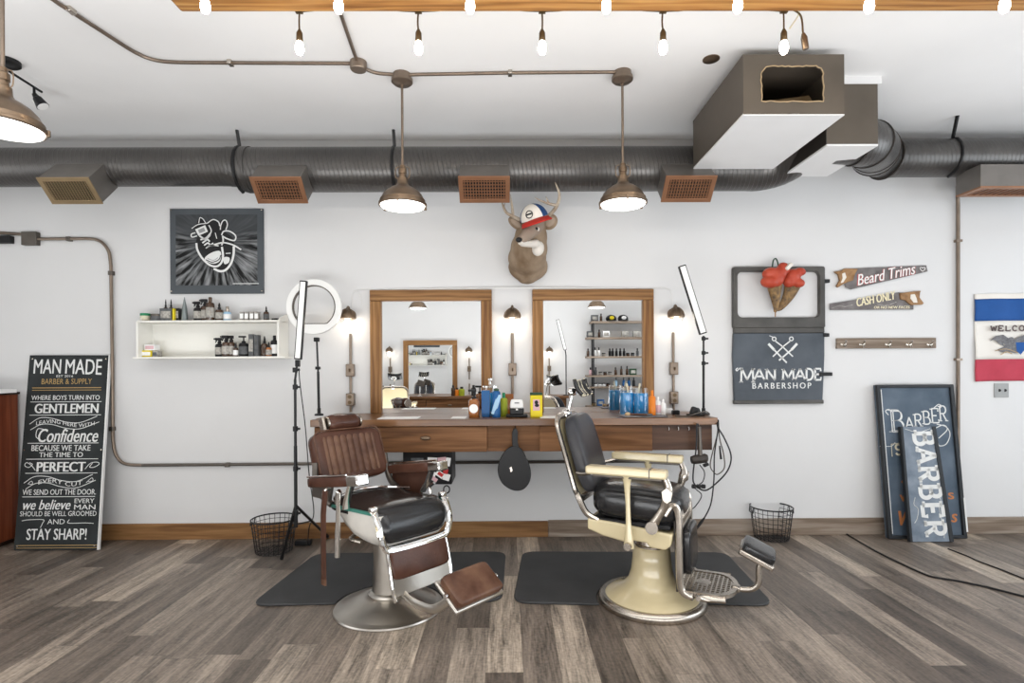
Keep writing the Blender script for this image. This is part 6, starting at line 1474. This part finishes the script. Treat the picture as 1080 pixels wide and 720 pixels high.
wm.build('chalk_lettering', 'chalk', t); gm.build('gold_rule', 'gold', t); gm = MB(); bt(gm, 'BARBER & SUPPLY', 44, 98, 400.6, 406.5); gm.build('gold_lettering', 'gold', t)
m = MB()
for u_, v_ in ((.04, .02), (.96, .02), (.03, .5), (.97, .5), (.04, .98), (.96, .98)): m.cyl(FR(u_, v_), FR(u_, v_) + nn_ * .003, .006, n=8)
m.build('screw', 'nickel', t)
# blue barber shop board and the narrow board in front of it
cs = lean(((936.5, 567), (1018.5, 566), (923.5, 406), (1003.5, 405.5)), 4.6, YW - .045)
for p_ in cs[:2]: p_.z = .006
m, nn_ = plank_mesh(cs, .03)
t = thing('barber_board', 'wide blue painted barber board leaning on the right wall behind the narrow board', 'sign', (cs[0] + cs[1]) / 2)
m.build('board', 'boardblue', t)
exb = (cs[1] - cs[0]).normalized(); eyb = (cs[2] - cs[0]).normalized(); W_ = (cs[1] - cs[0]).length; H_ = (cs[2] - cs[0]).length; RB = Matrix((exb, -nn_, eyb)).transposed(); o_ = cs[0]
pt = lambda u_, v_: o_ + exb * (u_ * W_) + eyb * ((1 - v_) * H_)
for c_, sz in ((pt(.02, .5), (.032, .03, H_)), (pt(.98, .5), (.032, .03, H_)), (pt(.5, .008), (W_, .03, .026)), (pt(.5, .992), (W_, .03, .026))):
    MB().box(c_ + nn_ * .004, sz, RB).build('frame_strip', 'boarddark', t, bev=.004)
for c_, sz in ((pt(.055, .5), (.007, .01, H_ * .94)), (pt(1.005, .85), (.014, .028, H_ * .22))): MB().box(c_ + nn_ * .006, sz, RB).build('scuffed_edge', 'chalk', t)
lt = MB(); on_ = o_ + nn_ * .001
BF = lambda x_, y_: ((x_ - 923.5 - (y_ - 405) * .0815) / 81.0 * W_, (1 - (y_ - 405) / 161.) * H_)
u0_, v0_ = BF(938, 455)
slab(lt, 'B', on_ + exb * u0_ + eyb * v0_, exb, eyb, .135, .185, 1, .008, .3); slab(lt, 'B', on_ + exb * (u0_ + .02) + eyb * (v0_ + .01), exb, eyb, .12, .165, 1, .008, .3)
for i, (ch, x_, y_, hh) in enumerate((('A', 955, 452, .10), ('R', 964, 449.5, .105), ('B', 973, 447, .11), ('E', 982, 445.5, .12), ('R', 990.5, 444, .13))):
    a_, b_ = BF(x_, y_); slab(lt, ch, on_ + exb * a_ + eyb * b_, exb, eyb, .075, hh, 1, .011, .34, sth=.008)
Z = lambda L_, w_=.007: lt.stroke([BF(*p_) for p_ in c2(L_)], w_, on_, exb, eyb, .001)
Z([(937, 437), (934, 433), (937, 431), (942, 434)]); Z([(985, 430), (990, 426), (993, 428), (990, 431)]); Z([(988, 447), (998, 450), (1002, 458), (998, 468), (991, 470), (989, 466)]); Z([(985, 452), (995, 448), (999, 453), (990, 462)]); Z([(928, 470), (940, 470), (944, 466)], .004)
lt.build('barber_lettering', 'chalk', t)
lt = MB(); a_, b_ = BF(943.5, 479); slab(lt, 'S', on_ + exb * a_ + eyb * b_, exb, eyb, .075, .085, 1, .016, .3)
lt.stroke([BF(*p_) for p_ in ((941, 481), (940, 468), (955, 466))], .006, on_, exb, eyb, .001); lt.build('shop_lettering', 'creamjar', t)
lt = MB()
for s_, x_, y_, w_, hh, sh in (('a', 951, 509, .05, .06, .25), ('w', 949.5, 528, .075, .055, 0), ('s', 1000, 526, .045, .055, 0), ('W', 949, 553, .13, .12, .3), ('s', 1003, 550, .05, .07, .2)):
    lt = MB(); a_, b_ = BF(x_, y_); text(lt, s_, on_ + exb * a_ + eyb * b_, exb, eyb, w_, hh, shear=sh, bold=.03)
    lt.build('orange_letter', 'orange', t)
cs2 = lean(((961.5, 573.5), (1003, 573), (951, 450), (984, 449.5)), 4.50, 4.625)
for p_ in cs2[:2]: p_.z = .006
m, nn_ = plank_mesh(cs2, .028)
t = thing('barber_sign', 'narrow pale blue board with vertical BARBER letters leaning on the wider board', 'sign', (cs2[0] + cs2[1]) / 2)
m.build('board', 'boardpale', t)
exb = (cs2[1] - cs2[0]).normalized(); eyb = (cs2[2] - cs2[0]).normalized(); W_ = (cs2[1] - cs2[0]).length; H_ = (cs2[2] - cs2[0]).length; RB = Matrix((exb, -nn_, eyb)).transposed()
FR = board_frame(*cs2)
for u_, k_, w_ in ((-.015, 'boarddark', .02), (1.015, 'boarddark', .03)):
    a_, b_ = FR(u_, 0), FR(u_, 1); d_ = (a_ - b_).normalized(); sd = d_.cross(nn_).normalized()
    MB().box((a_ + b_) / 2 - nn_ * .01, (w_, .034, (a_ - b_).length), Matrix((sd, -nn_, d_)).transposed()).build('edge_strip', k_, t)
a_, b_ = FR(.02, 0), FR(.02, 1); MB().box((a_ + b_) / 2 + nn_ * .001, (.006, .002, (a_ - b_).length), RB).build('worn_edge', 'rawwood', t)
lt = MB()
dn = (FR(.42, 1) - FR(.42, 0)).normalized(); rx_ = dn.cross(nn_); rx_ = rx_ if rx_.x > 0 else -rx_; rx_.normalize()
top_ = FR(.36, .035); lp_ = H_ * .94 / 6
slab(lt, 'BARBER', top_ + nn_ * .001, dn, rx_, lp_ * .86, W_ * .52, lp_, .034, .36, sth=.024)
lt.build('barber_lettering', 'chalk', t)
lt = MB()
for L_ in ([(.2, .62), (.15, .68), (.25, .72), (.2, .8), (.12, .84)], [(.85, .6), (.9, .66), (.82, .7), (.86, .9), (.84, .97)], [(.1, .02), (.5, .05), (.9, .02)]):
    pp = [FR(*p_) + nn_ * .001 for p_ in c2(L_)]; lt.tube(pp, .0025, 4)
lt.build('scrolls', 'chalk', t)
# red cabinet cut by the left edge
kx = P(20, 500, 4.70).x
t = thing('wooden_cabinet', 'reddish brown wooden cabinet with a dark top cut by the left picture edge', 'cabinet', (kx - .4, 4.45, 0))
zt_ = P(20, 413, 4.70).z
MB().span((kx - .9, 4.3, .04), (kx - .012, YW - .03, zt_ - .02)).build('body', 'cabinet', t, bev=.004)
MB().span((kx - .92, 4.28, zt_ - .02), (kx + .006, YW - .03, zt_)).build('top', 'black_wood', t, bev=.004)
MB().span((kx - .88, 4.33, 0), (kx - .04, YW - .05, .045)).build('plinth', 'black_wood', t)
dr_ = MB().span((kx - .46, 4.284, .10), (kx - .04, 4.3, zt_ - .06)).build('door', 'cabinet', t, bev=.004)
MB().sq((kx - .42, 4.275, .6), (.02, .025, .02), 1, 1).build('knob', 'bronze', dr_)
c_ = P(2, 411, 4.42); MB().box((c_.x - .12, 4.42, zt_ + .015), (.3, .2, .03)).solo('paper_stack', 'paper', 'low stack of white papers on top of the reddish cabinet', 'papers', bev=.002)
# cables across the floor at the right
MB().tube([G(*q_, .006) for q_ in ((893, 563), (920, 579), (950, 594), (972, 604), (985, 608.5), (1010, 612.5), (1045, 620), (1100, 634))], .007, 6, k=6).solo('floor_cable', 'wire', 'long dark cable lying across the floor at the lower right', 'cable')
MB().tube([G(*q_, .005) for q_ in ((1000, 578.5), (1020, 586), (1033, 592), (1060, 602), (1100, 618))], .005, 6, k=6).solo('floor_cable', 'wire', 'shorter thin cable on the floor near the leaning boards', 'cable')
# ------------------------------------------------------------------ the near side of the room, seen in the two mirrors
MD = 2 * YW                                       # a mirrored point's depth is MD - y
def MP(px, py, y):                                # point at room depth y whose mirror image a photo pixel looks at
    p_ = P(px, py, MD - y); return V((p_.x, y, p_.z))
YO = YB + .6                                      # front edge of the near counter
oz = MP(450, 418, YO).z
ox0, ox1 = MP(398, 430, YO).x, MP(600, 430, YO).x
t = thing('vanity_counter', 'dark wooden counter on the opposite wall reflected in the mirrors', 'counter', ((ox0 + ox1) / 2, YB, oz - .3))
MB().span((ox0, YB + .004, oz - .045), (ox1, YO, oz)).build('countertop', 'countertop', t, bev=.003)
MB().span((ox0 + .04, YB + .004, oz - .28), (ox1 - .04, YO - .06, oz - .046)).build('carcass', 'counter_dark', t)
for k in range(4):
    w_ = (ox1 - ox0 - .1) / 4; x = ox0 + .05 + k * w_
    dr_ = MB().span((x, YO - .06, oz - .275), (x + w_ - .01, YO - .03, oz - .05)).build('drawer', 'counter', t, bev=.003)
    MB().sq((x + w_ / 2, YO - .02, oz - .16), (.075, .036, .03), .8, .8).build('cup_pull', 'bronze', dr_)
mx0, mx1, mz1 = MP(426, 390, YB).x, MP(482.5, 390, YB).x, MP(450, 359, YB).z
wall_mirror('framed wall mirror on the opposite wall reflected in the left mirror', mx0, mx1, oz + .001, mz1, YB, 1)
CT_ = CT; CT = oz
for px, lb in ((412, 'left'), (495, 'middle'), (579, 'right')):
    sconce(MP(px, 370, YB).x, MP(px, 371, YB).z, YB, 1, lb + ' one of three caged wall lamps reflected from the opposite wall', outlet=False)
for px, k_, h_, rd, lb in ((404, 'black', .2, .04, 'dark bottle at the left of the reflected counter'), (415, 'bluejar', .13, .05, 'reflected small blue jar behind the cream chair back'), (421, 'olive', .16, .05, 'reflected yellow green can behind the cream chair back'),
                        (478, 'brownglass', .2, .04, 'reflected brown bottle right of the reflected mirror'), (482, 'orangeplastic', .15, .04, 'reflected orange bottle right of the reflected mirror'), (487, 'olive', .17, .055, 'reflected yellow green tin right of the reflected mirror'), (499.5, 'black', .2, .045, 'reflected black bottle right of the reflected yellow tin')):
    p_ = MP(px, 400, YO - .25); t = thing('bottle', lb, 'bottle', (p_.x, YO - .25, oz), world=False)
    MB().lathe([(rd * .95, 0), (rd, .005), (rd, h_ * .7), (rd * .5, h_ * .78)], n=16).build('body', k_, t); MB().lathe([(rd * .55, h_ * .76), (rd * .55, h_ * .97), (rd * .3, h_)], n=14).build('cap', 'black', t)
CT = CT_
# little swivel shaving lamp on the reflected counter
p_ = MP(443, 410, YO - .2); t = thing('shaving_mirror', 'small swivel mirror on the reflected counter', 'mirror', (p_.x, YO - .2, oz), world=False)
MB().lathe([(.06, 0), (.06, .01), (.01, .02), (.01, .18)], n=18).build('stand', 'chrome', t); MB().box((.02, 0, .24), (.14, .015, .11), RY(.3)).build('plate', 'grey_metal', t, bev=.01)
# pendants over the near side
p_ = MP(441, 326, -.45); dup(pend, (p_.x, p_.y, ZP - .02), label='bronze dome pendant lamp reflected in the left mirror')
p_ = MP(629, 326, -.45); dup(pend, (p_.x, p_.y, ZP - .02), label='bronze dome pendant lamp reflected in the right mirror')
# chairs of the near side
p_ = MP(417, 420, -.35); dup(chairB, (p_.x + .08, -.2, 0), math.radians(-95), label='cream barber chair facing away, reflected in the left mirror')
# open pipe shelving
YS2 = YB + .3
sx0 = MP(619, 380, YS2).x; sx1 = sx0 + 2.0
hts = [MP(640, py, YS2).z for py in (338.5, 355.5, 375.5, 395.5, 407.5, 428)]
t = thing('pipe_shelving', 'open shelving unit of boards on black pipes reflected in the right mirror', 'shelving', ((sx0 + sx1) / 2, YB, 0))
for i, z in enumerate(hts):
    MB().span((sx0 + (.08 if i == 0 else 0), YB + .02, z - .035), (sx1, YS2, z)).build('shelf_board', 'base_grey', t, bev=.003)
for x in (sx0 + .13, sx1 - .13):
    for y in (YB + .06, YS2 - .04): MB().cyl((x, y, 0), (x, y, hts[0] + .02), .014, n=10).build('pipe_post', 'blackmetal', t)
random.seed(11)
lay = [(0, [(627, 'greybox', 'w'), (634, 'brownglass', 'b'), (644.5, 'yellow', 'cap'), (657, 'white', 'cap')]),
       (1, [(622.5, 'greybox', 'w'), (632, 'brownglass', 'b'), (639, 'paper', 'w'), (659, 'tinpale', 'w'), (671, 'tinpale', 'w')]),
       (2, [(620, 'brownglass', 'b'), (627.5, 'white', 'd'), (631.5, 'white', 'd'), (636.5, 'tinpale', 'j'), (643, 'black', 'b'), (646, 'black', 'b'), (650, 'black', 'b'), (654, 'black', 'b'), (658, 'black', 'b'), (662, 'brownglass', 'j'), (667, 'greybox', 'j'), (672, 'greybox', 'b')]),
       (3, [(622.5, 'pink', 'b'), (628, 'greybox', 'b'), (633, 'tinpale', 'j'), (638, 'brownglass', 'j'), (643, 'tinpale', 'j'), (649, 'brownglass', 'b'), (655, 'brownglass', 'd'), (661, 'brownglass', 'd'), (667, 'darkgreen', 'w')]),
       (4, [(628, 'white', 'j'), (632.5, 'white', 'j'), (636.5, 'white', 'j'), (641, 'brownglass', 'j'), (649.5, 'lightblue', 'd'), (657.5, 'bluecan', 'd'), (663, 'bluecan', 'd'), (668, 'black', 'd')]),
       (5, [(626, 'gold', 'j'), (633, 'bluecan', 'w'), (646, 'brownglass', 'b'), (650, 'pink', 'b'), (656, 'amber', 'w'), (666, 'black', 'w')])]
for i, items in lay:
    for px, k_, f_ in items:
        p_ = MP(px, 390, YS2 - .1); loc = (p_.x, YS2 - .1, hts[i] + .001)
        sp_ = {'w': ('box', 'reflected box standing on the open pipe shelving', 'boxes on the reflected shelving'), 'cap': ('cap', 'reflected cap lying on the top board of the pipe shelving', 'caps on the reflected shelving'),
               'b': ('bottle', 'reflected plain bottle standing on the open pipe shelving', 'bottles on the reflected shelving'), 'd': ('bottle', 'reflected bottle with tall black cap on the open pipe shelving', 'tall-capped bottles on the reflected shelving'), 'j': ('jar', 'reflected low jar standing on the open pipe shelving', 'jars on the reflected shelving')}[f_]
        t = thing({'w': 'product_carton', 'cap': 'baseball_cap', 'b': 'bottle', 'd': 'bottle', 'j': 'product_jar'}[f_], sp_[1], sp_[0], loc, group=sp_[2], world=False)
        if f_ == 'w': MB().box((0, 0, .06), (.13, .1, .12)).build('body', k_, t, bev=.004); MB().box((0, .0505, .06), (.09, .001, .06)).build('label_panel', 'tinpale', t)
        elif f_ == 'cap':
            MB().sq((0, 0, .05), (.2, .19, .15), 1, 1).build('crown', 'black', t); MB().sq((0, .095, .06), (.09, .02, .07), 1, 1).build('badge', k_, t); MB().sq((0, .1, .01), (.17, .16, .015), 1, .8).build('brim', 'black', t)
        elif f_ == 'j': MB().lathe([(.033, 0), (.035, .004), (.035, .045)], n=16).build('body', k_, t); MB().lathe([(.036, .045), (.036, .062), (.03, .065)], n=16).build('lid', 'black', t)
        else:
            h_ = .15 if f_ == 'b' else .17
            MB().lathe([(.024, 0), (.026, .004), (.026, h_ * .62), (.012, h_ * .7)], n=16).build('body', k_, t); MB().lathe([(.014 if f_ == 'b' else .012, h_ * .69), (.014 if f_ == 'b' else .012, h_ * .97), (.008, h_)], n=12).build('cap', 'black', t)
# bar light of the near side
p0, p1, p2 = MP(588, 337, YB + .5), MP(596, 369, YB + .5), MP(597, 412, YB + .5)
t = thing('bar_light', 'tilted bar light on a black pole reflected in the right mirror', 'light stand', (p2.x, YB + .5, oz))
d_ = (p0 - p1).normalized(); sd = V((d_.z, 0, -d_.x)); R_ = Matrix((sd, V((0, 1, 0)), d_)).transposed(); 
hsg = MB().box((p0 + p1) / 2, (.06, .03, (p0 - p1).length), R_).build('housing', 'black', t, bev=.004); MB().box((p0 + p1) / 2 + V((0, .0155, 0)), (.044, .003, (p0 - p1).length - .02), R_).build('diffuser', 'led', hsg)
MB().tube([p1, V((p2.x, YB + .5, p1.z - .1)), V((p2.x, YB + .5, oz))], .011, 8).build('pole', 'blackmetal', t); MB().lathe([(.06, 0), (.06, .012), (.015, .02)], V((p2.x, YB + .5, oz)), 20).build('base', 'blackmetal', t)
import OpenImageIO as o,sys
b=o.ImageBuf('/workdir/render_main.png');k=b.spec().width/1080
for x,y in [(700,240),(60,300),(330,230),(900,230),(900,470),(600,100),(300,100),(1000,60),(700,690),(200,640),(900,640),(540,520),(685,600),(440,175),(600,462),(300,600)]:
    print((x,y),[int(255*c) for c in b.getpixel(int(x*k),int(y*k))[:3]])
